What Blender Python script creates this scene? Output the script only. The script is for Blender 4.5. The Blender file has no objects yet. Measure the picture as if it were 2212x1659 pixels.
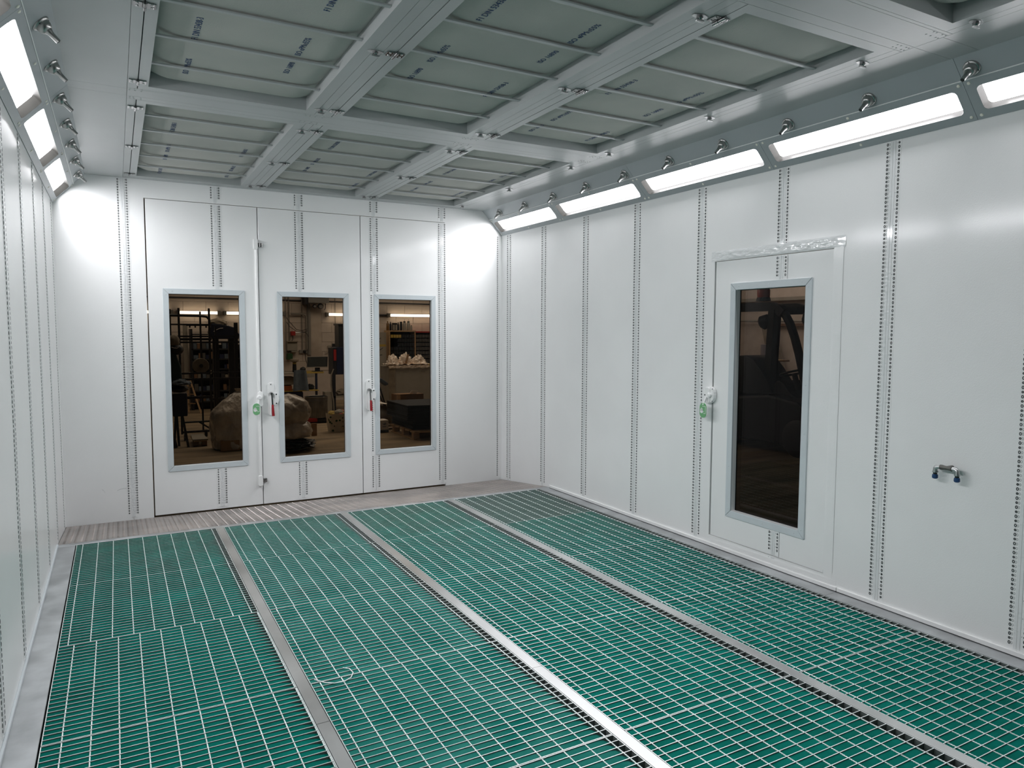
import bpy, bmesh, math, random
from mathutils import Vector, Matrix, noise

C = bpy.context.scene.collection
SC = bpy.context.scene
random.seed(7)

# ------------------------------------------------------------------ camera, world, exposure
W, H, ZF, A = 3.9937, 2.7304, 2.4908, 0.2293      # booth width, ceiling, foot and run of the sloped light coves
FRONT = -7.30                                     # wall behind the photographer
cam_d = bpy.data.cameras.new('camera')
cam_d.sensor_fit = 'HORIZONTAL'
cam_d.sensor_width = 36.0
cam_d.lens = 36.0 * 1547.2 / 2212.0
cam_d.clip_start = 0.02
cam_d.clip_end = 100
cam = bpy.data.objects.new('camera', cam_d)
C.objects.link(cam)
yaw, pitch, roll = map(math.radians, (28.9284, -4.2069, 0.1671))
fw = Vector((math.sin(yaw) * math.cos(pitch), math.cos(yaw) * math.cos(pitch), math.sin(pitch)))
rt = Vector((math.cos(yaw), -math.sin(yaw), 0))
up = rt.cross(fw)
rt2 = math.cos(roll) * rt + math.sin(roll) * up
up2 = -math.sin(roll) * rt + math.cos(roll) * up
cam.matrix_world = Matrix(((rt2.x, up2.x, -fw.x, 0.4012), (rt2.y, up2.y, -fw.y, -6.7295), (rt2.z, up2.z, -fw.z, 1.4918), (0, 0, 0, 1)))
SC.camera = cam

world = bpy.data.worlds.new('world')
world.use_nodes = True
world.node_tree.nodes['Background'].inputs[0].default_value = (0.9, 0.95, 1.0, 1)
world.node_tree.nodes['Background'].inputs[1].default_value = 0.02
SC.world = world
SC.view_settings.view_transform = 'Standard'
SC.view_settings.look = 'None'
SC.view_settings.gamma = 1.0
SC.view_settings.use_curve_mapping = False
SC.view_settings.exposure = 0.14
SC.cycles.use_denoising = True
SC.cycles.max_bounces = 9
SC.cycles.diffuse_bounces = 6
SC.cycles.glossy_bounces = 4
SC.cycles.transparent_max_bounces = 8
SC.cycles.sample_clamp_indirect = 6.0
SC.cycles.caustics_reflective = False
SC.cycles.caustics_refractive = False
PANEL_GLOW = 14.0                                 # radiance of the booth's LED diffusers
PANEL_WATTS = 8.0                                # and the forward beam of the LED strips behind each of them
TUBE_GLOW = 9.0                                   # radiance of the workshop's tubes


def lamp(name, loc, rot, size, size_y, power, color):
    d = bpy.data.lights.new(name, 'AREA')
    d.shape = 'RECTANGLE'
    d.size, d.size_y, d.energy, d.color = size, size_y, power, color
    o = bpy.data.objects.new(name, d)
    o.location, o.rotation_euler = loc, rot
    C.objects.link(o)
    return o


# added area lamps, unseen overhead, that brighten the workshop beyond the glass
lamp('workshop_fill_light', (3.0, 5.0, 4.2), (0, 0, 0), 5.0, 3.0, 115, (1.0, 0.92, 0.80))
lamp('workshop_fill_light', (6.5, 6.0, 4.2), (0, 0, 0), 5.0, 3.0, 115, (1.0, 0.92, 0.80))
lamp('workshop_fill_light', (13.0, 5.0, 3.8), (0, math.radians(-25), 0), 2.0, 1.0, 75, (1.0, 0.93, 0.86))


# ------------------------------------------------------------------ materials
def S(r, g, b):
    def f(c):
        c /= 255.0
        return c / 12.92 if c <= 0.04045 else ((c + 0.055) / 1.055) ** 2.4
    return (f(r), f(g), f(b), 1.0)


def mat(name, col, rough=0.5, metal=0.0, var=0.0, vscale=6.0, bump=0.0, bscale=200.0, coat=0.0, coat_rough=0.1, spec=0.5, emit=0.0, stretch=None, col2=None, rvar=0.0, detail=3.0, bdist=0.002, crease=False):
    m = bpy.data.materials.new(name)
    m.use_nodes = True
    nt = m.node_tree
    p = nt.nodes['Principled BSDF']
    p.inputs['Base Color'].default_value = col
    p.inputs['Roughness'].default_value = rough
    p.inputs['Metallic'].default_value = metal
    p.inputs['Specular IOR Level'].default_value = spec
    p.inputs['Coat Weight'].default_value = coat
    p.inputs['Coat Roughness'].default_value = coat_rough
    tc = nt.nodes.new('ShaderNodeTexCoord')
    src = tc.outputs['Object']
    if stretch:
        mp = nt.nodes.new('ShaderNodeMapping')
        mp.inputs['Scale'].default_value = stretch
        nt.links.new(src, mp.inputs['Vector'])
        src = mp.outputs['Vector']
    if var or col2 or rvar:
        n = nt.nodes.new('ShaderNodeTexNoise')
        n.inputs['Scale'].default_value = vscale
        n.inputs['Detail'].default_value = detail
        nt.links.new(src, n.inputs['Vector'])
        r = nt.nodes.new('ShaderNodeMapRange')
        r.inputs['From Min'].default_value = 0.35
        r.inputs['From Max'].default_value = 0.65
        nt.links.new(n.outputs['Fac'], r.inputs['Value'])
        if var or col2:
            mx = nt.nodes.new('ShaderNodeMix')
            mx.data_type = 'RGBA'
            c2 = col2 or tuple(min(1.0, c * (1 + var)) for c in col[:3]) + (1.0,)
            c1 = col if col2 else tuple(c * (1 - var) for c in col[:3]) + (1.0,)
            mx.inputs[6].default_value = c1
            mx.inputs[7].default_value = c2
            nt.links.new(r.outputs['Result'], mx.inputs['Factor'])
            nt.links.new(mx.outputs[2], p.inputs['Base Color'])
        if rvar:
            r2 = nt.nodes.new('ShaderNodeMapRange')
            r2.inputs['To Min'].default_value = rough - rvar
            r2.inputs['To Max'].default_value = rough + rvar
            nt.links.new(r.outputs['Result'], r2.inputs['Value'])
            nt.links.new(r2.outputs['Result'], p.inputs['Roughness'])
    if bump:
        n2 = nt.nodes.new('ShaderNodeTexVoronoi' if crease else 'ShaderNodeTexNoise')
        n2.inputs['Scale'].default_value = bscale
        n2.inputs['Detail'].default_value = 2.0
        nt.links.new(src, n2.inputs['Vector'])
        b = nt.nodes.new('ShaderNodeBump')
        b.inputs['Strength'].default_value = bump
        b.inputs['Distance'].default_value = bdist
        nt.links.new(n2.outputs['Distance' if crease else 'Fac'], b.inputs['Height'])
        nt.links.new(b.outputs['Normal'], p.inputs['Normal'])
    if emit:
        p.inputs['Emission Color'].default_value = col
        p.inputs['Emission Strength'].default_value = emit
    return m


def glass(name, tint, ior=1.2):
    m = bpy.data.materials.new(name)
    m.use_nodes = True
    nt = m.node_tree
    nt.nodes.clear()
    o = nt.nodes.new('ShaderNodeOutputMaterial')
    mix = nt.nodes.new('ShaderNodeMixShader')
    fr = nt.nodes.new('ShaderNodeFresnel')
    fr.inputs['IOR'].default_value = ior
    t = nt.nodes.new('ShaderNodeBsdfTransparent')
    t.inputs['Color'].default_value = tint
    g = nt.nodes.new('ShaderNodeBsdfGlossy')
    g.inputs['Roughness'].default_value = 0.0
    nt.links.new(fr.outputs[0], mix.inputs[0])
    nt.links.new(t.outputs[0], mix.inputs[1])
    nt.links.new(g.outputs[0], mix.inputs[2])
    nt.links.new(mix.outputs[0], o.inputs['Surface'])
    return m


M = {}
M['wall'] = mat('white_lacquered_steel', (0.82, 0.83, 0.825, 1), 0.42, var=0.012, vscale=3.0, bump=0.22, bscale=210, coat=0.5, coat_rough=0.13)
M['ceil'] = mat('grey_white_ceiling_steel', (0.39, 0.412, 0.412, 1), 0.32, var=0.02, vscale=4.0, bump=0.05, bscale=300, spec=0.5)
M['cove'] = mat('grey_white_cove_steel', (0.34, 0.37, 0.38, 1), 0.42, var=0.02, vscale=4.0, bump=0.05, bscale=300)
M['frame'] = mat('anodised_window_frame', (0.55, 0.60, 0.62, 1), 0.42, metal=0.0, var=0.02, vscale=9)
M['white'] = mat('white_plastic', (0.82, 0.83, 0.82, 1), 0.28)
M['rim'] = mat('lens_edge', (0.030, 0.0298, 0.027, 1), 0.5, spec=0.1)
M['cream'] = mat('cream_plastic', (0.80, 0.79, 0.70, 1), 0.35)
M['film'] = mat('wrinkled_clear_film', (0.74, 0.76, 0.76, 1), 0.2, bump=0.6, bscale=30, bdist=0.005, coat=0.8, coat_rough=0.06, stretch=(1, 1, 2.6))
M['slot'] = mat('dark_slot', (0.018, 0.024, 0.025, 1), 0.4)
M['slotgrey'] = mat('grey_slot', (0.30, 0.32, 0.32, 1), 0.4)
M['black'] = mat('black_rubber', (0.008, 0.009, 0.010, 1), 0.5)
M['steel'] = mat('galvanised_steel', (0.47, 0.49, 0.50, 1), 0.42, metal=0.75, var=0.16, vscale=7, rvar=0.08, bump=0.05, bscale=90, detail=5)
M['beamsteel'] = mat('brushed_floor_beam_steel', (0.50, 0.51, 0.505, 1), 0.36, metal=0.8, var=0.10, vscale=2.3, rvar=0.05, detail=4)
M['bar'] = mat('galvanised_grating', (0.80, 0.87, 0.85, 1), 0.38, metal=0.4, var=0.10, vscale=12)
M['bar_shade'] = mat('shaded_grating_flank', (0.11, 0.125, 0.12, 1), 0.6, metal=0.2, var=0.15, vscale=12)  # dark colour carries the shade on the bar sides
M['tread'] = mat('aluminium_tread_plate', (0.40, 0.365, 0.345, 1), 0.36, metal=0.7, var=0.2, vscale=3.5, rvar=0.06, detail=5)
M['mat'] = mat('green_glass_fibre_mat', (0.0005, 0.092, 0.070, 1), 0.9, col2=(0.001, 0.135, 0.106, 1), vscale=7, bump=0.6, bscale=160, spec=0.05, detail=6)
M['matdusty'] = mat('dusty_green_mat', (0.002, 0.110, 0.088, 1), 0.9, col2=(0.022, 0.160, 0.132, 1), vscale=5, bump=0.6, bscale=160, spec=0.05, detail=6)
M['matgrey'] = mat('worn_grey_mat', (0.030, 0.085, 0.072, 1), 0.9, col2=(0.060, 0.115, 0.10, 1), vscale=6, bump=0.6, bscale=160, spec=0.05, detail=6)
M['media'] = mat('filter_fleece', (0.43, 0.437, 0.41, 1), 0.95, col2=(0.48, 0.483, 0.45, 1), vscale=3.0, bump=0.25, bscale=180, spec=0.1, detail=5)
M['ink'] = mat('blue_print', (0.012, 0.05, 0.15, 1), 0.8)
M['chrome'] = mat('polished_hardware', (0.30, 0.30, 0.30, 1), 0.16, metal=1.0)
M['nozzle'] = mat('satin_nozzle_steel', (0.46, 0.46, 0.45, 1), 0.28, metal=1.0, var=0.12, vscale=30)
M['diffuser'] = mat('lit_diffuser', (0.985, 0.97, 1.0, 1), 0.4, emit=PANEL_GLOW)
M['red'] = mat('red_grip', (0.26, 0.006, 0.012, 1), 0.3)
M['green'] = mat('green_tag', S(112, 172, 120), 0.4)
M['blue'] = mat('blue_coupling', S(16, 62, 106), 0.35)
M['iron'] = mat('malleable_iron', (0.12, 0.12, 0.11, 1), 0.5, metal=0.6, bump=0.3, bscale=120, var=0.2, vscale=40)
M['galv'] = mat('zinc_elbow', (0.50, 0.51, 0.51, 1), 0.3, metal=0.9, var=0.15, vscale=40)
M['glass'] = glass('smoked_bronze_glass', (0.35, 0.315, 0.275, 1))
M['glassdark'] = glass('dark_smoked_glass', (0.21, 0.19, 0.175, 1))
# workshop
M['block'] = mat('painted_block', (0.55, 0.47, 0.40, 1), 0.85, var=0.06, vscale=5, bump=0.3, bscale=60)
M['concrete'] = mat('dusty_concrete_floor', (0.26, 0.19, 0.115, 1), 0.8, var=0.35, vscale=1.6, detail=6, stretch=(0.6, 2.2, 1))
M['tube'] = mat('lit_tube', (1.0, 0.92, 0.78, 1), 0.4, emit=TUBE_GLOW)
M['dark'] = mat('black_painted_steel', (0.013, 0.014, 0.018, 1), 0.45)
M['navy'] = mat('navy_paint', (0.010, 0.016, 0.045, 1), 0.4)
M['tarp'] = mat('navy_tarp', (0.014, 0.018, 0.040, 1), 0.5, bump=0.6, bscale=12)
M['grey'] = mat('mid_grey_paint', (0.20, 0.19, 0.17, 1), 0.5)
M['trunk'] = mat('grey_trunking', (0.22, 0.20, 0.17, 1), 0.5)
M['plaster'] = mat('patchy_plaster', (0.40, 0.33, 0.27, 1), 0.9, col2=(0.55, 0.47, 0.39, 1), vscale=3.5, detail=6)
M['plastic'] = mat('milky_plastic_sheet', (0.52, 0.45, 0.37, 1), 0.35, var=0.30, vscale=5, bump=0.35, bscale=8, bdist=0.05, crease=True, coat=1.0, coat_rough=0.10, detail=6, stretch=(1, 1, 0.7))
M['plasticlight'] = mat('clear_plastic_wrap', (0.72, 0.60, 0.49, 1), 0.25, var=0.15, vscale=9, bump=0.4, bscale=9, bdist=0.05, crease=True, coat=1.0, coat_rough=0.08, detail=5)
M['board'] = mat('cardboard', (0.34, 0.20, 0.10, 1), 0.8, var=0.1, vscale=8)
M['boarddark'] = mat('dark_cardboard', (0.16, 0.085, 0.042, 1), 0.8, var=0.1, vscale=8)
M['carton'] = mat('pale_carton', (0.30, 0.27, 0.22, 1), 0.75, var=0.05, vscale=6)
M['wood'] = mat('pale_timber', (0.42, 0.27, 0.14, 1), 0.7, var=0.15, vscale=10, stretch=(1, 6, 6))
M['paper'] = mat('white_paper', (0.75, 0.68, 0.60, 1), 0.7)
M['felt'] = mat('grey_felt_sheet', (0.24, 0.20, 0.15, 1), 0.9, var=0.15, vscale=9)
M['rubbermat'] = mat('black_foam_mat', (0.012, 0.014, 0.017, 1), 0.8, var=0.3, vscale=20)
M['yellow'] = mat('yellow_edge', (0.45, 0.31, 0.06, 1), 0.6)
M['orange'] = mat('orange_bin', (0.35, 0.09, 0.02, 1), 0.5)
M['amber'] = mat('orange_beacon_lens', (0.9, 0.10, 0.02, 1), 0.3)
M['teal'] = mat('dark_teal_cloth', (0.03, 0.055, 0.06, 1), 0.8)
M['bluecloth'] = mat('grey_blue_cloth', (0.10, 0.125, 0.15, 1), 0.9, var=0.15, vscale=12)
M['screen'] = mat('dark_screen', (0.030, 0.032, 0.026, 1), 0.3, var=0.3, vscale=20)
M['flower'] = mat('printed_bag_cloth', (0.62, 0.56, 0.46, 1), 0.7, var=0.08, vscale=10)
M['leafgreen'] = mat('dark_green_print', (0.02, 0.07, 0.02, 1), 0.8)
M['redpaint'] = mat('red_paint', (0.34, 0.015, 0.012, 1), 0.5)
M['bottle'] = mat('brown_bottle', (0.16, 0.075, 0.015, 1), 0.25)
M['clearbottle'] = mat('pale_bottle', (0.34, 0.31, 0.26, 1), 0.3)
M['day'] = mat('daylit_pane', (0.92, 0.95, 1.0, 1), 0.5, emit=6.0)
M['lilac'] = mat('lilac_drum', (0.50, 0.47, 0.56, 1), 0.5)
M['bin'] = mat('black_storage_bin', (0.020, 0.021, 0.022, 1), 0.4)
M['bingrey'] = mat('grey_storage_bin', (0.085, 0.080, 0.072, 1), 0.4)
M['steelbin'] = mat('corrugated_zinc', (0.22, 0.21, 0.19, 1), 0.32, metal=0.8, var=0.1, vscale=10)


# ------------------------------------------------------------------ mesh helpers
class MB:
    def __init__(s):
        s.v, s.f = [], []

    def add(s, vs, fs):
        b = len(s.v)
        s.v += [tuple(p) for p in vs]
        s.f += [tuple(b + i for i in f) for f in fs]
        return s

    def box(s, x0, y0, z0, x1, y1, z1, T=None):
        vs = [(x, y, z) for z in (z0, z1) for y in (y0, y1) for x in (x0, x1)]
        if T:
            vs = [T(*p) for p in vs]
        return s.add(vs, [(0, 2, 3, 1), (4, 5, 7, 6), (0, 1, 5, 4), (2, 6, 7, 3), (0, 4, 6, 2), (1, 3, 7, 5)])

    def holed(s, a0, b0, a1, b1, ha0, hb0, ha1, hb1, n0, n1, T):
        """a plate from (a0,b0) to (a1,b1) with a rectangular hole, n0..n1 thick"""
        o = [(a0, b0), (a1, b0), (a1, b1), (a0, b1)]
        i = [(ha0, hb0), (ha1, hb0), (ha1, hb1), (ha0, hb1)]
        vs = [T(a, b, n) for n in (n0, n1) for a, b in o + i]
        fs = []
        for k in range(4):
            j = (k + 1) % 4
            fs += [(k, j, 4 + j, 4 + k), (8 + k, 12 + k, 12 + j, 8 + j), (k, 8 + k, 8 + j, j), (4 + k, 4 + j, 12 + j, 12 + k)]
        return s.add(vs, fs)

    def prism(s, poly, n0, n1, T):
        n = len(poly)
        vs = [T(a, b, n0) for a, b in poly] + [T(a, b, n1) for a, b in poly]
        fs = [tuple(range(n)), tuple(range(2 * n - 1, n - 1, -1))]
        fs += [(i, n + i, n + (i + 1) % n, (i + 1) % n) for i in range(n)]
        return s.add(vs, fs)

    def ring(s, outer, inner, n0, n1, T):
        n = len(outer)
        vs = [T(a, b, n1) for a, b in outer] + [T(a, b, n1) for a, b in inner] + [T(a, b, n0) for a, b in outer] + [T(a, b, n0) for a, b in inner]
        fs = []
        for i in range(n):
            j = (i + 1) % n
            fs += [(i, j, n + j, n + i), (i, 2 * n + i, 2 * n + j, j), (n + i, n + j, 3 * n + j, 3 * n + i)]
        return s.add(vs, fs)

    def tube(s, pts, r, n=8, cap=True, rr=None):
        pts = [Vector(p) for p in pts]
        rings, prev = [], None
        for i, p in enumerate(pts):
            d = (pts[min(i + 1, len(pts) - 1)] - pts[max(i - 1, 0)]).normalized()
            if prev is None:
                u = d.orthogonal().normalized()
            else:
                u = (prev - d * prev.dot(d))
                u = u.normalized() if u.length > 1e-6 else d.orthogonal().normalized()
            prev = u
            w = d.cross(u)
            q = rr[i] if rr else r
            rings.append([p + q * (math.cos(2 * math.pi * k / n) * u + math.sin(2 * math.pi * k / n) * w) for k in range(n)])
        vs = [v for g in rings for v in g]
        fs = []
        for i in range(len(rings) - 1):
            for k in range(n):
                fs.append((i * n + k, i * n + (k + 1) % n, (i + 1) * n + (k + 1) % n, (i + 1) * n + k))
        if cap:
            fs += [tuple(range(n - 1, -1, -1)), tuple(range(len(vs) - n, len(vs)))]
        return s.add(vs, fs)

    def bar(s, p, q, w, h=None):
        """a square bar between two points"""
        p, q = Vector(p), Vector(q)
        h = h or w
        d = (q - p).normalized()
        u = Vector((0, 0, 1)) if abs(d.z) < 0.9 else Vector((0, 1, 0))
        a = d.cross(u).normalized() * w / 2
        b = a.cross(d).normalized() * h / 2
        vs = [e + x * a + y * b for e in (p, q) for x, y in ((-1, -1), (1, -1), (1, 1), (-1, 1))]
        return s.add(vs, [(0, 1, 2, 3), (7, 6, 5, 4), (0, 4, 5, 1), (1, 5, 6, 2), (2, 6, 7, 3), (3, 7, 4, 0)])

    def lathe(s, prof, o, axis, n=20):
        o, ax = Vector(o), Vector(axis).normalized()
        u = ax.orthogonal().normalized()
        w = ax.cross(u)
        vs = [o + ax * h + r * (math.cos(2 * math.pi * k / n) * u + math.sin(2 * math.pi * k / n) * w) for r, h in prof for k in range(n)]
        fs = []
        for i in range(len(prof) - 1):
            for k in range(n):
                fs.append((i * n + k, i * n + (k + 1) % n, (i + 1) * n + (k + 1) % n, (i + 1) * n + k))
        fs += [tuple(range(n - 1, -1, -1)), tuple(range(len(vs) - n, len(vs)))]
        return s.add(vs, fs)

    def grid(s, fn, nu, nv):
        vs = [fn(i / nu, j / nv) for j in range(nv + 1) for i in range(nu + 1)]
        fs = [(j * (nu + 1) + i, j * (nu + 1) + i + 1, (j + 1) * (nu + 1) + i + 1, (j + 1) * (nu + 1) + i) for j in range(nv) for i in range(nu)]
        return s.add(vs, fs)

    def blob(s, c, r, amp=0.1, freq=2.0, seed=0.0, sub=3, flat=None, squash=1.0):
        """a lumpy closed body; flat = height below which it is pressed flat"""
        bm = bmesh.new()
        bmesh.ops.create_icosphere(bm, subdivisions=sub, radius=1.0)
        c = Vector(c)
        for v in bm.verts:
            k = 1 + amp * noise.noise(v.co * freq + Vector((seed, seed * 1.7, -seed))) + amp * 0.5 * noise.noise(v.co * freq * 2.7 + Vector((seed, 3, 1)))
            p = Vector((math.copysign(abs(v.co.x) ** squash, v.co.x) * r[0], math.copysign(abs(v.co.y) ** squash, v.co.y) * r[1], math.copysign(abs(v.co.z) ** squash, v.co.z) * r[2])) * k + c
            if flat is not None and p.z < flat:
                p.z = flat
            v.co = p
        bm.verts.ensure_lookup_table()
        vs = [tuple(v.co) for v in bm.verts]
        fs = [tuple(v.index for v in f.verts) for f in bm.faces]
        bm.free()
        return s.add(vs, fs)


def worigin(p):
    o = Vector((0, 0, 0))
    while p is not None:
        o += Vector(p.location)
        p = p.parent
    return o


def obj(name, mb, m, parent=None, smooth=False, bevel=0.0, segs=2, local=False, angle=None):
    me = bpy.data.meshes.new(name)
    o0 = Vector((0, 0, 0)) if local else worigin(parent)
    me.from_pydata([tuple(Vector(v) - o0) for v in mb.v], [], mb.f)
    bm = bmesh.new()
    bm.from_mesh(me)
    bmesh.ops.recalc_face_normals(bm, faces=bm.faces)
    if bevel:
        es = [e for e in bm.edges if len(e.link_faces) == 2 and e.calc_face_angle(0) > 0.7]
        bmesh.ops.bevel(bm, geom=es, offset=bevel, segments=segs, profile=0.6, affect='EDGES', clamp_overlap=True)
    if smooth:
        for f in bm.faces:
            f.smooth = True
        for e in bm.edges:
            if len(e.link_faces) == 2 and e.calc_face_angle(0) > (angle or 0.7):
                e.smooth = False
    bm.to_mesh(me)
    bm.free()
    me.materials.append(M[m])
    o = bpy.data.objects.new(name, me)
    C.objects.link(o)
    o.parent = parent
    return o


def inst(name, src, parent, loc=(0, 0, 0)):
    o = bpy.data.objects.new(name, src.data)
    C.objects.link(o)
    o.parent = parent
    o.location = loc
    return o


def thing(name, label, cat, loc=(0, 0, 0), group=None):
    o = bpy.data.objects.new(name, None)
    o.empty_display_size = 0.1
    C.objects.link(o)
    o.location = loc
    o['label'], o['category'] = label, cat
    if group:
        o['group'] = group
    return o


def tag(o, label, cat, group=None):
    o['label'], o['category'] = label, cat
    if group:
        o['group'] = group
    return o


def struct(name, label, cat, loc=(0, 0, 0)):
    o = thing(name, label, cat, loc)
    o['kind'] = 'structure'
    return o


def stuff(o):
    o['kind'] = 'stuff'
    return o


def dup(root, loc, label=None, rot=None):
    def cp(o, par):
        c = o.copy()
        C.objects.link(c)
        c.parent = par
        for ch in kids[o.name]:
            cp(ch, c)
        return c
    kids = {}

    def walk(o):
        kids[o.name] = list(o.children)
        for ch in o.children:
            walk(ch)
    walk(root)
    r = cp(root, None)
    r.location = loc
    if label:
        r['label'] = label
    if rot is not None:
        r.rotation_euler = rot
    return r


def part_empty(name, parent):
    o = bpy.data.objects.new(name, None)
    o.empty_display_size = 0.05
    C.objects.link(o)
    o.parent = parent
    return o


def rrect(a0, b0, a1, b1, r, k=5):
    pts = []
    for cx, cy, t0 in ((a1 - r, b0 + r, -90), (a1 - r, b1 - r, 0), (a0 + r, b1 - r, 90), (a0 + r, b0 + r, 180)):
        for i in range(k + 1):
            t = math.radians(t0 + 90 * i / k)
            pts.append((cx + r * math.cos(t), cy + r * math.sin(t)))
    return pts


def rrect_out(a0, b0, a1, b1, k=5):
    return [c for c in ((a1, b0), (a1, b1), (a0, b1), (a0, b0)) for _ in range(k + 1)]


ORD = ['nearest', 'second', 'third', 'fourth', 'fifth', 'sixth', 'seventh', 'eighth', 'ninth', 'tenth', 'eleventh', 'twelfth', 'thirteenth']
TB = lambda a, b, n: (a, -n, b)            # back wall: a = x, b = z, n into the room
TR = lambda a, b, n: (W - n, a, b)         # right wall: a = y
TL = lambda a, b, n: (n, a, b)             # left wall


# ------------------------------------------------------------------ wall joints: a taped seam between two rows of press-joint slots
def oct_(cx, cz, hw, hh):
    k = 0.42
    return [(cx - hw * k, cz - hh), (cx + hw * k, cz - hh), (cx + hw, cz - hh * k), (cx + hw, cz + hh * k), (cx + hw * k, cz + hh), (cx - hw * k, cz + hh), (cx - hw, cz + hh * k), (cx - hw, cz - hh * k)]


def joint(parent, T, c, b0, b1, half=0.032, right=True, left=True, film=True):
    s = MB()
    s.box(c - half - 0.012, b0, 0.0, c + half + 0.012, b1, 0.0012, T)
    st = obj('joint_strip', s, 'wall', parent)
    if film:
        f = MB()
        for q in (-0.0075, 0.0075):
            f.box(c + q - 0.0065, b0 + 0.004, 0.0012, c + q + 0.0065, b1 - 0.004, 0.0034, T)
        obj('film_bead', f, 'film', st)
    d, g = MB(), MB()
    n = int((b1 - b0 - 0.02) / 0.0212)
    z = b1 - 0.016
    for i in range(n):
        for sd, on in ((-1, left), (1, right)):
            if not on:
                continue
            x = c + sd * half
            if (i + (sd > 0)) % 2:
                d.ring(oct_(x, z, 0.0052, 0.0078), oct_(x, z, 0.0022, 0.0046), 0.0012, 0.0026, T)
            else:
                d.ring(oct_(x, z, 0.0050, 0.0056), oct_(x, z, 0.0013, 0.0018), 0.0012, 0.0026, T)
            x = c + sd * (half - 0.0105)
            if sd > 0:
                g.ring(oct_(x, z, 0.0040, 0.0062), oct_(x, z, 0.0025, 0.0045), 0.0012, 0.0020, T)
            elif i % 4 == 0:
                g.prism(oct_(x + 0.002, z, 0.0018, 0.0022), 0.0012, 0.0020, T)
        z -= 0.0212
    if d.v:
        stuff(obj('slot_row', d, 'slot', st))
    if g.v:
        stuff(obj('faint_slot_row', g, 'slotgrey', st))
    return st


def window_in(door, T, a0, b0, a1, b1, pane='glass', fw_=0.045, depth=0.03):
    """four mitred frame rails with screw heads round the hole a0..a1, b0..b1, and the pane behind"""
    o = [(a0 - fw_, b0 - fw_), (a1 + fw_, b0 - fw_), (a1 + fw_, b1 + fw_), (a0 - fw_, b1 + fw_)]
    i = [(a0, b0), (a1, b0), (a1, b1), (a0, b1)]
    fr = part_empty('window_frame', door)
    e = 0.0004
    for k in range(4):
        j = (k + 1) % 4
        quad = [o[k], o[j], i[j], i[k]]
        cx, cy = sum(p[0] for p in quad) / 4, sum(p[1] for p in quad) / 4
        quad = [(cx + (p[0] - cx) * (1 - 0.0025), cy + (p[1] - cy) * (1 - 0.0025)) for p in quad]
        obj('frame_rail', MB().prism(quad, -0.012, 0.007, T), 'frame', fr, bevel=0.0012, segs=1)
    s = MB()
    m = fw_ / 2
    n = max(3, round((b1 - b0) / 0.3))
    for q in range(n + 1):
        z = b0 - m + 0.03 + (b1 - b0 + 2 * m - 0.06) * q / n
        for x in (a0 - m, a1 + m):
            s.lathe([(0.0042, 0), (0.0038, 0.0016), (0.0015, 0.0024)], T(x, z, 0.007), Vector(T(0, 0, 1)) - Vector(T(0, 0, 0)), 8)
    for q in range(3):
        x = a0 - m + 0.05 + (a1 - a0 + 2 * m - 0.1) * q / 2
        for z in (b0 - m, b1 + m):
            s.lathe([(0.0042, 0), (0.0038, 0.0016), (0.0015, 0.0024)], T(x, z, 0.007), Vector(T(0, 0, 1)) - Vector(T(0, 0, 0)), 8)
    stuff(obj('screw_head', s, 'frame', fr, smooth=True))
    g = MB()
    g.holed(a0 - 0.012, b0 - 0.012, a1 + 0.012, b1 + 0.012, a0 + 0.003, b0 + 0.003, a1 - 0.003, b1 - 0.003, -depth - 0.004, -depth + 0.003, T)
    obj('gasket', g, 'black', door)
    p = MB()
    p.add([T(a0 - 0.01, b0 - 0.01, -depth), T(a1 + 0.01, b0 - 0.01, -depth), T(a1 + 0.01, b1 + 0.01, -depth), T(a0 - 0.01, b1 + 0.01, -depth)], [(0, 1, 2, 3)])
    obj('glass_pane', p, pane, door)


BD = -0.10          # level of the workshop floor, one ramp below the booth floor

# ------------------------------------------------------------------ back wall and its three door leaves
DT = 2.578
wb = struct('wall_back', 'white panelled end wall with three glazed door leaves', 'wall')
for a0, a1, b0, b1 in ((-0.05, 0.486, BD, H + 0.06), (0.488, 0.640, BD, H + 0.06), (3.341, 3.972, BD, H + 0.06), (3.974, W + 0.05, BD, H + 0.06),
                       (0.640, 1.189, 2.582, H + 0.06), (1.191, 1.893, 2.582, H + 0.06), (1.895, 2.599, 2.582, H + 0.06), (2.601, 3.341, 2.582, H + 0.06)):
    obj('wall_panel', MB().box(a0, b0, -0.06, a1, b1, 0, TB), 'wall', wb)
joint(wb, TB, 0.487, BD + 0.02, H)
joint(wb, TB, 3.973, BD + 0.02, ZF, right=False, film=False)
for x in (1.190, 1.894, 2.600, 3.307):
    joint(wb, TB, x, DT + 0.008, H)
sc = MB()
for a, b, a2, b2 in ((0.262, 0.180, 0.285, 0.150), (0.372, 0.160, 0.440, 0.172), (0.47, 0.205, 0.53, 0.215)):
    for k in range(3):
        u0, u1 = k / 3, (k + 1) / 3
        sag = 0.006
        p = (a + (a2 - a) * u0, b + (b2 - b) * u0 + sag * math.sin(3.14 * u0))
        q = (a + (a2 - a) * u1, b + (b2 - b) * u1 + sag * math.sin(3.14 * u1))
        sc.prism([p, q, (q[0], q[1] + 0.002), (p[0], p[1] + 0.002)], 0.0013, 0.0019, TB)
stuff(obj('scuff_mark', sc, 'slotgrey', wb))

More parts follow.
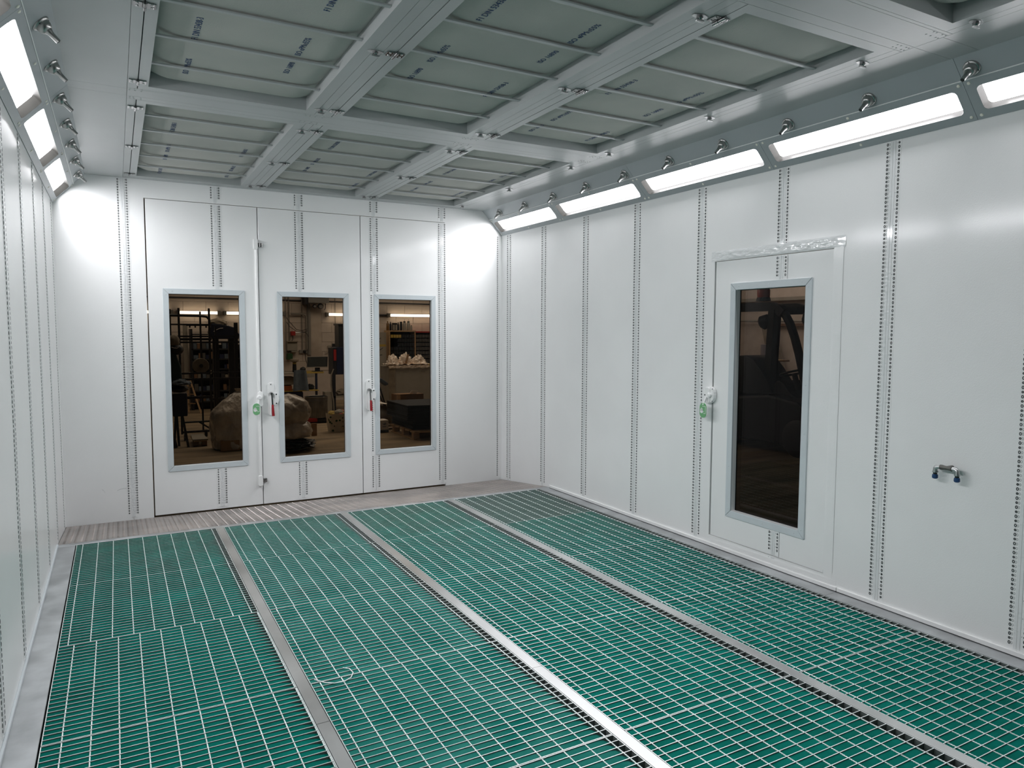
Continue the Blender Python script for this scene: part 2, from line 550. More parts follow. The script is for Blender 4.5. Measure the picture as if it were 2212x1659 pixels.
leaves = [(1, 0.650, 1.531, (0.805, 1.368), 1.190, 'left of the three tall white door leaves, with a bolt rod'),
          (2, 1.538, 2.464, (1.735, 2.302), 1.894, 'middle of the three tall white door leaves, red lever handle'),
          (3, 2.472, 3.340, (2.640, 3.191), 2.600, 'right of the three tall white door leaves, beside the corner')]
D = {}
for n, a0, a1, (h0, h1), jx, lab in leaves:
    d = struct('door_%d' % n, lab, 'door', (a0, 0, BD))
    D[n] = d
    obj('door_panel', MB().holed(a0, BD + 0.014, a1, DT, h0, 0.327, h1, 1.800, -0.05, -0.0005, TB), 'wall', d, bevel=0.0015, segs=1)
    joint(d, TB, jx, 1.848 if n < 3 else 1.846, DT - 0.004)
    joint(d, TB, jx, BD + 0.03, 0.280)
    if n == 3:
        joint(d, TB, jx, 0.282, 1.846, right=False, film=False)
        joint(d, TB, 3.307, BD + 0.03, DT - 0.004)
    window_in(d, TB, h0, 0.327, h1, 1.800)
    obj('door_seal', MB().box(a0 - 0.006, BD + 0.002, -0.045, a0 - 0.001, DT, -0.035, TB), 'black', d)

# espagnolette on the left leaf
d = D[1]
bolt = part_empty('bolt_lock', d)
obj('bolt_rod', MB().tube([TB(1.5165, 0.13, 0.016), TB(1.5165, 2.22, 0.016)], 0.0125, 12), 'white', bolt, smooth=True)
obj('rod_rail', MB().box(1.500, 0.13, 0, 1.529, 2.22, 0.006, TB), 'white', bolt)
for z0, z1, nm in ((2.207, 2.300, 'bolt_case'), (0.086, 0.182, 'bolt_case')):
    obj(nm, MB().prism(rrect(1.494, z0, 1.530, z1, 0.009, 3), 0, 0.034, TB), 'white', bolt, bevel=0.004)
for z in (2.248, 0.136):
    k = MB().box(1.528, z - 0.017, 0.004, 1.545, z + 0.017, 0.030, TB)
    k.box(1.550, z - 0.017, 0.0, 1.566, z + 0.017, 0.030, TB)
    obj('keeper', k, 'chrome', bolt, bevel=0.002)
lock = part_empty('push_handle', d)
obj('handle_case', MB().prism(rrect(1.502, 0.812, 1.543, 0.946, 0.018, 5), 0, 0.045, TB), 'white', lock, bevel=0.006)
obj('pivot', MB().lathe([(0.022, 0), (0.022, 0.03), (0.016, 0.036)], TB(1.508, 0.895, 0.04), (0, -1, 0), 16), 'white', lock, smooth=True)
obj('lever', MB().bar(TB(1.505, 0.900, 0.066), TB(1.488, 0.83, 0.078), 0.016, 0.008), 'white', lock)
obj('handle_tag_edge', MB().prism(rrect(1.445, 0.739, 1.513, 0.848, 0.032, 6), 0.074, 0.080, TB), 'white', lock)
obj('handle_tag', MB().prism(rrect(1.449, 0.742, 1.509, 0.845, 0.029, 6), 0.080, 0.083, TB), 'green', lock)


def hand_sign(T, cx, cz, s, n, parent):
    """a white hand pushing on an open square bracket"""
    k = MB()
    t = 0.045 * s
    k.box(cx - 0.10 * s, cz + 0.40 * s, n, cx + 0.42 * s, cz + 0.40 * s + t, n + 0.0008, T)
    k.box(cx + 0.42 * s - t, cz - 0.42 * s, n, cx + 0.42 * s, cz + 0.40 * s, n + 0.0008, T)
    k.box(cx + 0.08 * s, cz - 0.42 * s, n, cx + 0.42 * s, cz - 0.42 * s + t, n + 0.0008, T)
    k.prism([(cx - 0.42 * s, cz - 0.30 * s), (cx - 0.20 * s, cz - 0.42 * s), (cx + 0.02 * s, cz - 0.28 * s), (cx + 0.03 * s, cz + 0.0 * s), (cx - 0.08 * s, cz + 0.02 * s), (cx - 0.42 * s, cz - 0.05 * s)], n, n + 0.0008, T)
    for x0, x1, top in ((-0.42, -0.36, 0.06), (-0.33, -0.26, 0.20), (-0.22, -0.15, 0.25), (-0.11, -0.04, 0.18)):
        k.box(cx + x0 * s, cz - 0.1 * s, n, cx + x1 * s, cz + top * s, n + 0.0008, T)
    k.prism([(cx - 0.05 * s, cz - 0.25 * s), (cx + 0.12 * s, cz - 0.12 * s), (cx + 0.15 * s, cz - 0.20 * s), (cx + 0.0 * s, cz - 0.33 * s)], n, n + 0.0008, T)
    obj('hand_symbol', k, 'white', parent)


hand_sign(TB, 1.479, 0.795, 0.060, 0.083, lock)


def red_lever(door, cx):
    h = part_empty('lever_handle', door)
    obj('back_plate', MB().prism(rrect(cx - 0.029, 0.722, cx + 0.029, 1.022, 0.028, 6), 0, 0.010, TB), 'white', h, bevel=0.003)
    half = [(cx + 0.026, 0.812)] + [(cx + 0.026 + 0.044 * math.cos(t), 0.872 + 0.060 * math.sin(t)) for t in [math.radians(-80 + 20 * i) for i in range(9)]] + [(cx + 0.026, 0.932)]
    obj('half_disc', MB().prism(half, 0, 0.022, TB), 'white', h, bevel=0.004)
    s = MB()
    for z in (0.915, 0.832):
        s.lathe([(0.007, 0), (0.006, 0.002)], TB(cx + 0.045, z, 0.022), (0, -1, 0), 10)
    s.lathe([(0.005, 0), (0.004, 0.002)], TB(cx, 1.005, 0.010), (0, -1, 0), 10)
    obj('screw', s, 'slot', h)
    obj('spindle', MB().lathe([(0.013, 0), (0.013, 0.03), (0.008, 0.042)], TB(cx, 0.925, 0.010), (0, -1, 0), 14), 'chrome', h, smooth=True)
    obj('shank', MB().bar(TB(cx + 0.001, 0.925, 0.044), TB(cx + 0.006, 0.815, 0.046), 0.013, 0.008), 'chrome', h, bevel=0.002)
    g = MB()
    g.tube([TB(cx + 0.006, 0.824, 0.047), TB(cx + 0.007, 0.790, 0.049), TB(cx + 0.010, 0.722, 0.051)], 0.012, 12, rr=[0.0095, 0.012, 0.0125])
    obj('red_grip', g, 'red', h, smooth=True)
    w = MB().box(cx - 0.012, 0.728, 0.038, cx - 0.0035, 0.818, 0.052, TB)
    obj('grip_edge', w, 'white', h, bevel=0.003)


red_lever(D[2], 1.618)
red_lever(D[3], 2.532)

# ------------------------------------------------------------------ right wall, personnel door, skirting
JR = [-0.158, -0.849, -1.546, -2.247, -2.953, -3.645, -4.346, -5.050, -5.75, -6.45, -7.15]
wr = struct('wall_right', 'white panelled long wall on the right with a glazed side door', 'wall')
DL, DR, D0, D1 = -3.088, -4.010, 0.080, 1.966       # side door: left, right, foot, head
edges = [0.05] + JR + [FRONT - 0.05]
for y1, y0 in zip(edges, edges[1:]):
    lo, hi = y0 + 0.0008, y1 - 0.0008
    segs = [(lo, hi, BD, H + 0.06)]
    a, b = max(lo, DR - 0.003), min(hi, DL + 0.004)
    if b > a:
        segs = [(a, b, BD, D0 - 0.003), (a, b, D1 + 0.003, H + 0.06)]
        if a > lo:
            segs.append((lo, a, BD, H + 0.06))
        if b < hi:
            segs.append((b, hi, BD, H + 0.06))
    for s0, s1, b0, b1 in segs:
        obj('wall_panel', MB().box(s0, b0, -0.06, s1, b1, 0, TR), 'wall', wr)
for i, y in enumerate(JR):
    if i == 5:
        joint(wr, TR, y, D1 + 0.004, ZF)
        joint(wr, TR, y, 0.030, D0 - 0.004)
    elif i == 0 or i == 1:
        joint(wr, TR, y, BD + (-y) * 0.1 + 0.004 if i == 0 else -0.005, ZF)
    else:
        joint(wr, TR, y, 0.030, ZF)


def crinkle(a0, b0, a1, b1, T, nu, nv, amp, seed):
    def fn(u, v):
        a, b = a0 + (a1 - a0) * u, b0 + (b1 - b0) * v
        e = min(u, 1 - u, v, 1 - v) * 6
        h = 0.0022 + amp * (noise.noise(Vector((a * 28, b * 60, seed))) * 0.5 + 0.5) * min(1, e)
        return T(a, b, h)
    return MB().grid(fn, nu, nv)


obj('film_strip', crinkle(-4.085, 1.968, -3.055, 2.036, TR, 90, 9, 0.006, 3.0), 'film', wr, smooth=True, angle=2.5)
obj('film_strip', crinkle(-4.075, 0.10, -4.012, 2.036, TR, 6, 110, 0.0035, 9.0), 'wall', wr, smooth=True, angle=2.5)
obj('film_strip', crinkle(-4.10, 0.032, -3.05, 0.068, TR, 60, 5, 0.0035, 5.0), 'wall', wr, smooth=True, angle=2.5)

d4 = struct('door_4', 'white side door with a tall dark window and green hand tag', 'door', (W, DL, D0))
P0, P1, Q0, Q1 = -3.830, -3.283, 0.290, 1.768
obj('door_panel', MB().holed(DR, D0, DL - 0.006, D1, P0, Q0, P1, Q1, -0.05, -0.003, TR), 'wall', d4, bevel=0.002, segs=1)
obj('door_seal', MB().box(DL - 0.008, D0 + 0.002, -0.05, DL + 0.006, D1, -0.018, TR), 'black', d4)
joint(d4, TR, -3.645, Q1 + 0.046, D1 - 0.003)
joint(d4, TR, -3.645, D0 + 0.006, Q0 - 0.046)
window_in(d4, TR, P0, Q0, P1, Q1, 'glassdark', depth=0.04)
lk = part_empty('push_handle', d4)
obj('handle_case', MB().prism(rrect(-3.100, 1.000, -3.046, 1.112, 0.020, 5), 0, 0.040, TR), 'white', lk, bevel=0.006)
hd = [(-3.094, 1.005)] + [(-3.094 - 0.036 * math.sin(t), 1.060 - 0.055 * math.cos(t)) for t in [math.pi * i / 8 for i in range(9)]] + [(-3.094, 1.115)]
obj('half_disc', MB().prism(hd, 0, 0.030, TR), 'white', lk, bevel=0.004)
obj('pivot', MB().lathe([(0.016, 0), (0.016, 0.016), (0.011, 0.020)], TR(-3.098, 1.060, 0.030), (-1, 0, 0), 14), 'white', lk, smooth=True)
s = MB()
for z in (1.102, 1.018):
    s.lathe([(0.004, 0), (0.003, 0.002)], TR(-3.118, z, 0.030), (-1, 0, 0), 8)
s.lathe([(0.005, 0), (0.004, 0.003)], TR(-3.058, 1.058, 0.040), (-1, 0, 0), 8)
obj('screw', s, 'slot', lk)
obj('lever', MB().bar(TR(-3.085, 1.045, 0.05), TR(-3.078, 0.99, 0.072), 0.014, 0.008), 'white', lk)
obj('handle_tag_edge', MB().prism(rrect(-3.112, 0.900, -3.044, 1.008, 0.032, 6), 0.066, 0.072, TR), 'white', lk)
obj('handle_tag', MB().prism(rrect(-3.109, 0.903, -3.047, 1.005, 0.029, 6), 0.072, 0.075, TR), 'green', lk)
hand_sign(lambda a, b, n: TR(-6.156 - a, b, n), -3.078, 0.957, 0.060, 0.075, lk)

br = struct('baseboard_right', 'low white ledge along the foot of the right wall', 'skirting')
for y1, y0 in ((-0.985, -4.108), (-4.112, FRONT)):
    obj('skirting_length', MB().box(y0, 0.0032, 0.0, y1, 0.026, 0.010, TR), 'wall', br, bevel=0.0015, segs=1)
    obj('ledge_seal', MB().box(y0, 0.0, 0.0, y1, 0.0030, 0.0095, TR), 'black', br)

# ------------------------------------------------------------------ left wall
wl = struct('wall_left', 'glossy white panelled long wall on the left', 'wall')
JL = [-0.158, -0.86, -1.56, -2.26, -2.96, -3.66, -4.36, -5.06, -5.76, -6.46, -7.16]
edges = [0.05] + JL + [FRONT - 0.05]
for y1, y0 in zip(edges, edges[1:]):
    obj('wall_panel', MB().box(y0 + 0.0008, BD, -0.06, y1 - 0.0008, H + 0.06, 0, TL), 'wall', wl)
for i, y in enumerate(JL):
    joint(wl, TL, y, 0.030 if i > 1 else (BD + (-y) * 0.1 + 0.004 if i == 0 else -0.005), ZF)
bl = struct('baseboard_left', 'thin white ledge along the foot of the left wall', 'skirting')
obj('skirting_length', MB().box(FRONT, 0.0, 0.0, -0.985, 0.020, 0.010, TL), 'frame', bl, bevel=0.0015, segs=1)

wf = struct('wall_front', 'white end wall with an open doorway behind the photographer', 'wall')
for x0, x1, z0 in ((-0.05, 0.32, BD), (0.322, W - 0.322, 2.45), (W - 0.32, W + 0.05, BD)):      # its doors stand open on the dark hall
    obj('wall_panel', MB().box(x0, FRONT - 0.06, z0, x1, FRONT, H + 0.06), 'wall', wf)

# ------------------------------------------------------------------ floor: pit, frame strips, beams, ramp, gratings, mats
fl = struct('floor', 'shallow pit floor under the steel gratings', 'floor')
obj('pit_slab', MB().box(-0.05, FRONT, -0.20, W + 0.05, -0.93, -0.16), 'concrete', fl)
LANES = [(0.117, 1.019), (1.075, 1.970), (2.025, 2.934), (2.988, 3.876)]
trims = [('trim_1', 'wide galvanised strip along the left wall', (0.0, FRONT, 0.110, -0.985)),
         ('trim_2', 'wide galvanised strip along the right wall', (3.884, FRONT, W, -0.985)),
         ('trim_3', 'galvanised strip between the tread ramp and the gratings', (0.0, -0.985, W, -0.928))]
for n, lab, (x0, y0, x1, y1) in trims:
    t = struct(n, lab, 'floor strip')
    cuts = [y0, y1] if n == 'trim_3' else [y0, -4.112, y1]
    for c0, c1 in zip(cuts, cuts[1:]):
        obj('steel_strip', MB().box(x0, c0 + 0.001, -0.005, x1, c1 - 0.001, 0.0), 'steel', t, bevel=0.001, segs=1)
    k = MB()
    if n == 'trim_1':
        k.box(x1 - 0.004, y0, -0.16, x1, y1, -0.006)
    elif n == 'trim_2':
        k.box(x0, y0, -0.16, x0 + 0.004, y1, -0.006)
    else:
        k.box(0.0, y0, -0.16, W, y0 + 0.004, -0.006)
    obj('strip_upstand', k, 'steel', t)
for i, (x0, x1) in enumerate(((1.0215, 1.0715), (1.9725, 2.0220), (2.9370, 2.9855))):
    t = struct('trim_%d' % (4 + i), ['left', 'middle', 'right'][i] + ' of the three steel beams between the grating lanes', 'floor beam')
    cut = [(-0.985, -4.079), (-4.082, FRONT)]
    for y1, y0 in cut:
        obj('beam_cap', MB().box(x0, y0, -0.045, x1, y1, 0.001), 'beamsteel', t, bevel=0.0012, segs=1)
    obj('beam_web', MB().box(x0 + 0.006, FRONT, -0.16, x1 - 0.006, -0.985, -0.045), 'steel', t)

ramp = thing('threshold_ramp', 'sloping aluminium tread plate ramp in front of the tall doors', 'ramp', (W / 2, -0.46, BD))
RZ = lambda y: BD + 0.001 + (-y / 0.926) * 0.099


def TRAMP(a, b, n):
    return (a, b, RZ(b) + n)


obj('plate', MB().box(0.004, -0.927, -0.006, W - 0.004, -0.004, 0.0, TRAMP), 'tread', ramp)
lug = MB()
px = 0.0335
for i in range(int(W / px)):
    for j in range(27):
        cx, cy = 0.02 + (i + 0.5) * px, -0.912 + j * 0.0335 + (0.0168 if i % 2 else 0)
        if cy > -0.012 or cx > W - 0.02:
            continue
        t = math.radians(42 if i % 2 else -42)
        c_, s_ = math.cos(t), math.sin(t)
        vs = []
        for u, v, h in ((-0.0145, 0, 0.0), (0, -0.0036, 0.0), (0.0145, 0, 0.0), (0, 0.0036, 0.0), (-0.006, 0, 0.0026), (0.006, 0, 0.0026)):
            vs.append(TRAMP(cx + u * c_ - v * s_, cy + u * s_ + v * c_, h))
        lug.add(vs, [(0, 1, 5, 4), (1, 2, 5), (2, 3, 5), (3, 0, 4, 5), (0, 4, 3)])
stuff(obj('tread_lug', lug, 'tread', ramp))

# gratings: bearing bars across the lane, twisted rods along it
LEN = 0.9180
ROWS = [-0.9895 - 0.9213 * k for k in range(5)]
rod = MB()
NT = 300
for k in range(NT + 1):
    y = -LEN + LEN * k / NT
    t = k * math.pi * 2 * (LEN / 0.0362) / NT
    for q in range(4):
        r = 0.0027
        rod.v.append((r * math.cos(t + q * math.pi / 2), y, -0.0029 + r * math.sin(t + q * math.pi / 2)))
for k in range(NT):
    for q in range(4):
        rod.f.append((k * 4 + q, k * 4 + (q + 1) % 4, k * 4 + 4 + (q + 1) % 4, k * 4 + 4 + q))
rod_src = None


def shade_flanks(o):
    o.data.materials.append(M['bar_shade'])          # shade on the flanks is put into a darker second colour
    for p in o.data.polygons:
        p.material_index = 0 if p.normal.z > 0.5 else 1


lane_name = ['left lane', 'second lane from the left', 'third lane from the left', 'right lane']
row_name = ['at the ramp end', 'second row from the ramp', 'third row from the ramp', 'fourth row from the ramp', 'nearest row at the picture foot']
rod_mesh = {}
for li, (x0, x1) in enumerate(LANES):
    wlane = x1 - x0
    bm_ = MB().box(0, -0.0015, -0.030, wlane, 0.0015, 0.0)
    sb_ = MB().box(-0.0015, -LEN, -0.030, 0.0015, 0.0, -0.0005)
    bar0 = rod0 = side0 = None
    first, last, nrod = [(0.040, 0.872, 10), (0.037, 0.860, 10), (0.036, 0.859, 10), (0.025, 0.847, 10)][li]
    for ri, y0 in enumerate(ROWS):
        dy = random.uniform(-0.001, 0.001)
        shift = (0.024 if (li == 0 and ri >= 2) else 0.0) + random.uniform(-0.003, 0.003)
        g = thing('floor_grating', 'galvanised grating panel in the %s, %s' % (lane_name[li], row_name[ri]), 'floor grating', (x0, y0 + dy, 0), 'gratings over the booth floor')
        for k in range(26):
            yy = -0.0015 - (LEN - 0.003) * k / 25
            if bar0 is None:
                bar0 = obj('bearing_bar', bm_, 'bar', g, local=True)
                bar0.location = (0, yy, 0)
                shade_flanks(bar0)
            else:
                inst('bearing_bar', bar0, g, (0, yy, 0))
        for k in range(nrod):
            xx = first + (last - first) * k / (nrod - 1) + shift
            if rod_src is None:
                rod_src = obj('twisted_rod', rod, 'bar', g, local=True)
                rod_src.location = (xx, 0, 0)
            else:
                inst('twisted_rod', rod_src, g, (xx, 0, 0))
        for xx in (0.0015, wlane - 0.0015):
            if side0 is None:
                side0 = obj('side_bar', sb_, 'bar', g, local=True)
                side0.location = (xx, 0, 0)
                shade_flanks(side0)
            else:
                inst('side_bar', side0, g, (xx, 0, 0))

mat_lab = ['green fibre filter mat under the left grating lane', 'dusty green fibre filter mat under the second grating lane from the left',
           'green fibre filter mat under the third grating lane from the left', 'green fibre filter mat under the right grating lane']
for li, (x0, x1) in enumerate(LANES):
    def fn(u, v, x0=x0, x1=x1, li=li):
        x, y = x0 + 0.002 + (x1 - x0 - 0.004) * u, FRONT + 0.02 + (-0.992 - FRONT - 0.02) * v
        e = (1 - u) * (x1 - x0)                          # the fluffy mat stands up between the bars, lower along the right edge
        z = -0.0042 + 0.0014 * noise.noise(Vector((x * 4, y * 4, li))) + 0.0009 * noise.noise(Vector((x * 16, y * 16, li + 5)))
        return (x, y, z - (0.008, 0.030, 0.032, 0.012)[li] * max(0.0, 1 - e / 0.055) ** 1.3)
    if li == 3:
        fa, cut = fn, (-1.905 - (FRONT + 0.02)) / (-0.992 - FRONT - 0.02)
        tag(obj('filter_mat', MB().grid(lambda u, v: fa(u, cut + 0.0006 + (1 - cut - 0.0006) * v), 40, 26), 'matgrey', None, smooth=True, angle=2.5), 'worn grey green filter mat at the ramp end of the right lane', 'filter mat', 'green filter mats under the gratings')
        m_ = MB().grid(lambda u, v: fa(u, cut * v), 40, 100)
    else:
        m_ = MB().grid(fn, 40, 120)
    tag(obj('filter_mat', m_, 'matdusty' if li == 1 else 'mat', None, smooth=True, angle=2.5), mat_lab[li], 'filter mat', 'green filter mats under the gratings')

tie = MB()
ring_pts = [(1.098, -3.727), (1.13, -3.775), (1.165, -3.80), (1.205, -3.805), (1.24, -3.785), (1.262, -3.745), (1.258, -3.70), (1.235, -3.68)]
tie.tube([(x, y, 0.003) for x, y in ring_pts], 0.0022, 6)
tag(obj('cable_tie', tie, 'white', None, smooth=True), 'thin curled white cable tie lying on the grating by the left beam', 'cable tie')

# ------------------------------------------------------------------ ceiling plates, rails and filter frames
ce = struct('ceiling', 'pale grey steel ceiling grid carrying the filter frames', 'ceiling')
CT = 0.05
EPS = 0.0008


def cplate(x0, y0, x1, y1, z=H, m='ceil', name='ceiling_plate'):
    obj(name, MB().box(x0 + EPS, y0 + EPS, z, x1 - EPS, y1 - EPS, z + CT), m, ce)


DY = [(-0.070, -2.285), (-2.485, -4.700), (-4.920, -7.135)]          # door rows in y
DX = [0.540, 1.540, 2.540]
DW = 0.903
YS = [0.0, -2.340, -2.464, -4.756, -4.880, FRONT]
for y1, y0 in zip(YS, YS[1:]):
    cplate(A - 0.02, y0, 0.495, y1)
    cplate(3.490, y0, W - A + 0.02, y1)
cplate(0.495, -0.070, 3.490, 0.0)
for (_, a), (b, _) in zip(DY, DY[1:]):
    ms = [a - 0.058, b + 0.018]
    cplate(0.495, ms[0], 3.490, a)
    cplate(0.495, ms[1], 3.490, ms[0])
    cplate(0.495, b, 3.490, ms[1])
cplate(0.495, FRONT, 3.490, DY[2][1])
for y1, y0 in DY:
    cplate(0.495, y0, 0.540, y1, name='hinge_rail')
    cplate(1.443, y0, 1.487, y1, name='hinge_rail')
    cplate(1.487, y0, 1.540, y1, name='hinge_rail')
    cplate(2.443, y0, 2.487, y1, name='hinge_rail')
    cplate(2.487, y0, 2.540, y1, name='hinge_rail')
    cplate(3.443, y0, 3.490, y1, name='hinge_rail')
cplate(0.540, DY[2][1], 1.443, DY[2][0])
cplate(1.540, DY[2][1], 2.443, DY[2][0])
obj('roof_deck', MB().box(-0.05, FRONT - 0.05, H + 0.14, W + 0.05, 0.05, H + 0.17), 'cove', ce)
rv = MB()
for y in (-2.300, -2.325, -2.445, -2.470, -4.715, -4.74, -4.865, -4.895):
    for x in (0.51, 0.53, 0.56, 1.40, 1.425, 1.46, 1.50, 2.40, 2.425, 2.46, 2.50, 3.40, 3.425, 3.46, 3.48):
        rv.lathe([(0.0042, 0), (0.0034, 0.0014)], (x + random.uniform(-.004, .004), y, H), (0, 0, -1), 6)
stuff(obj('rivet', rv, 'slotgrey', ce))

# text curves shared by all frames
_txt = {}


def text_curve(body, size):
    k = (body, size)
    if k not in _txt:
        c = bpy.data.curves.new('printed_text', 'FONT')
        c.body, c.size = body, size
        c.extrude = 0.0002
        c.resolution_u = 2
        c.space_character = 0.98
        c.materials.append(M['ink'])
        o = bpy.data.objects.new('tmp', c)
        C.objects.link(o)
        bpy.context.view_layer.update()
        dg = bpy.context.evaluated_depsgraph_get()
        me = bpy.data.meshes.new_from_object(o.evaluated_get(dg))
        w = max(v.co.x for v in me.vertices)
        bpy.data.objects.remove(o)
        me.materials.clear()
        me.materials.append(M['ink'])
        _txt[k] = (me, w)
    return _txt[k]


def put_text(parent, body, x, y, z, size):
    """print running towards -y, letter tops towards -x, read from below"""
    me, w = text_curve(body, size)
    o = bpy.data.objects.new('printed_text', me)
    C.objects.link(o)
    o.parent = parent
    o.matrix_local = Matrix(((0, -1, 0, x), (-1, 0, 0, y), (0, 0, -1, z), (0, 0, 0, 1)))
    return w


FL = 2.215
OX0, OX1, OY0, OY1 = 0.050, 0.845, -0.060, -2.155
HINGE_Y = [-0.125, -1.090, -2.062]


def filter_frame(loc, label):
    f = thing('ceiling_filter', label, 'filter frame', loc, 'hinged ceiling filter frames')
    T0 = lambda x, y, z: (x, y, z)
    for x0, y0, x1, y1 in ((0.0035, -FL + EPS, OX0, -EPS), (OX1, -FL + EPS, DW - EPS, -EPS), (OX0, OY0, OX1, -EPS), (OX0, -FL + EPS, OX1, OY1)):
        obj('frame_rail', MB().box(x0, y0, 0.0, x1, y1, 0.075), 'ceil', f, local=True)

    def fn(u, v):
        x, y = OX0 + (OX1 - OX0) * u, OY1 + (OY0 - OY1) * v
        e = min(u * (OX1 - OX0), (1 - u) * (OX1 - OX0))
        z = 0.036 + 0.028 * max(0.0, 1 - e / 0.10) ** 1.6
        e2 = min(v, 1 - v) * (OY0 - OY1)
        z += 0.022 * max(0.0, 1 - e2 / 0.08) ** 1.6
        return (x, y, z)
    obj('filter_media', MB().grid(fn, 28, 40), 'media', f, smooth=True, local=True, angle=2.5)
    for k in range(5):
        y = -(0.360, 0.730, 1.110, 1.478, 1.842)[k]
        r = MB().box(OX0, y - 0.011, 0.021, OX1, y + 0.011, 0.029)
        obj('retaining_rod', r, 'ceil', f, local=True, bevel=0.0025, segs=2)
    for y in HINGE_Y:
        h = part_empty('hinge', f)
        h.location = (0, y, 0)
        for sx in (-1, 1):
            obj('hinge_leaf', MB().prism(rrect(min(sx * 0.007, sx * 0.040), -0.026, max(sx * 0.007, sx * 0.040), 0.026, 0.006, 3), -0.0045, -0.0005, T0), 'chrome', h, local=True, bevel=0.001, segs=1)
        b = MB().tube([(0, -0.040, -0.008), (0, -0.003, -0.008)], 0.0075, 12)
        b.tube([(0, 0.000, -0.008), (0, 0.030, -0.008)], 0.0075, 12)
        obj('hinge_barrel', b, 'chrome', h, local=True, smooth=True)
        s = MB()
        for sx in (-0.026, 0.026):
            for yy in (-0.014, 0.014):
                s.lathe([(0.0065, 0), (0.005, 0.003)], (sx, yy, -0.0045), (0, 0, -1), 8)
        stuff(obj('hinge_screw', s, 'galv', h, local=True))
    for y in HINGE_Y:
        h = part_empty('turn_latch', f)
        h.location = (DW + 0.010, y + 0.012, 0)
        p = MB()
        pts = [(0.030 * math.cos(t) * (1.25 if abs(math.cos(t)) > .7 else 1), 0.019 * math.sin(t)) for t in [2 * math.pi * i / 16 for i in range(16)]]
        p.prism(pts, -0.003, -0.0005, T0)
        obj('latch_plate', p, 'galv', h, local=True)
        obj('latch_boss', MB().lathe([(0.013, 0), (0.013, 0.009), (0.009, 0.013)], (0, 0, -0.003), (0, 0, -1), 14), 'chrome', h, local=True, smooth=True)
        obj('thumb_bar', MB().box(-0.020, -0.0055, -0.024, 0.020, 0.0055, -0.014), 'galv', h, local=True, bevel=0.003)
    return f


FR = filter_frame((DX[0], DY[0][0], H), 'hinged ceiling filter frame in the far row, left column')
col_n = ['left column', 'middle column', 'right column']
frames = {(0, 0): FR}
for r in range(3):
    for c in range(3):
        if (r, c) == (0, 0) or (r == 2 and c < 2):
            continue
        lab = 'hinged ceiling filter frame in the %s, %s' % (['far row', 'second row', 'nearest row'][r], col_n[c])
        frames[r, c] = dup(FR, (DX[c], DY[r][0], H), lab)
# blue print: (row, col): [(line x, y start, kind)]
PR = {(0, 0): [(0.785, -0.58, 'iso'), (0.775, -0.02, 'f1'), (1.275, -0.14, 'iso'), (1.275, -0.95, 'f1'), (0.78, -1.42, 'f1')],
      (1, 0): [(0.765, -2.38, 'iso'), (0.765, -3.13, 'f1'), (1.205, -2.31, 'f1'), (1.205, -2.90, 'iso'), (0.765, -3.72, 'iso'), (1.205, -3.70, 'f1')],
      (0, 1): [(1.795, -0.70, 'iso'), (2.315, 0.05, 'iso'), (2.305, -0.75, 'f1'), (1.795, -1.50, 'f1')],
      (1, 1): [(1.775, -3.13, 'iso'), (1.780, -3.922, 'f1'), (2.238, -3.07, 'f1'), (2.240, -3.643, 'iso'), (2.24, -4.44, 'f1')],
      (0, 2): [(2.845, -0.36, 'iso'), (2.830, -1.15, 'f1'), (3.285, -0.30, 'f1'), (3.285, -1.02, 'iso')],
      (1, 2): [(2.800, -2.60, 'iso'), (2.800, -3.43, 'f1'), (3.250, -2.587, 'f1'), (3.235, -3.215, 'iso')]}
ZT = 0.0347
for (r, c), rows in PR.items():
    f = frames[r, c]
    for x, y, kind in rows:
        q_ = (H + ZT - 1.4918) / (H + 0.05 - 1.4918)            # readings were taken on a plane a little higher
        lx, ly = 0.4012 + (x - 0.4012) * q_ - DX[c], -6.7295 + (y + 6.7295) * q_ - DY[r][0] - 0.038
        if kind == 'f1':
            parts = [('F1 DIN 53438-3', 0, 0.0395)]
        else:
            parts = [('ISO 16890', 0, 0.0395), ('ISO ePM', 0.262, 0.0395), ('10', 0.398, 0.027), ('55%', 0.425, 0.0395)]
        for body, off, size in parts:
            if OY1 + 0.30 < ly - off + 0.0 <= OY0 - 0.02 + 0.02:
                put_text(f, body, lx, ly - off, ZT, size)

# ------------------------------------------------------------------ sloped coves, light fixtures, nozzles
LS = math.hypot(A, H - ZF)
dz, dx = (H - ZF) / LS, A / LS


def TCR(u, s, n):
    return (W - dx * s - dz * n, u, ZF + dz * s - dx * n)


def TCL(u, s, n):
    return (dx * s + dz * n, u, ZF + dz * s - dx * n)


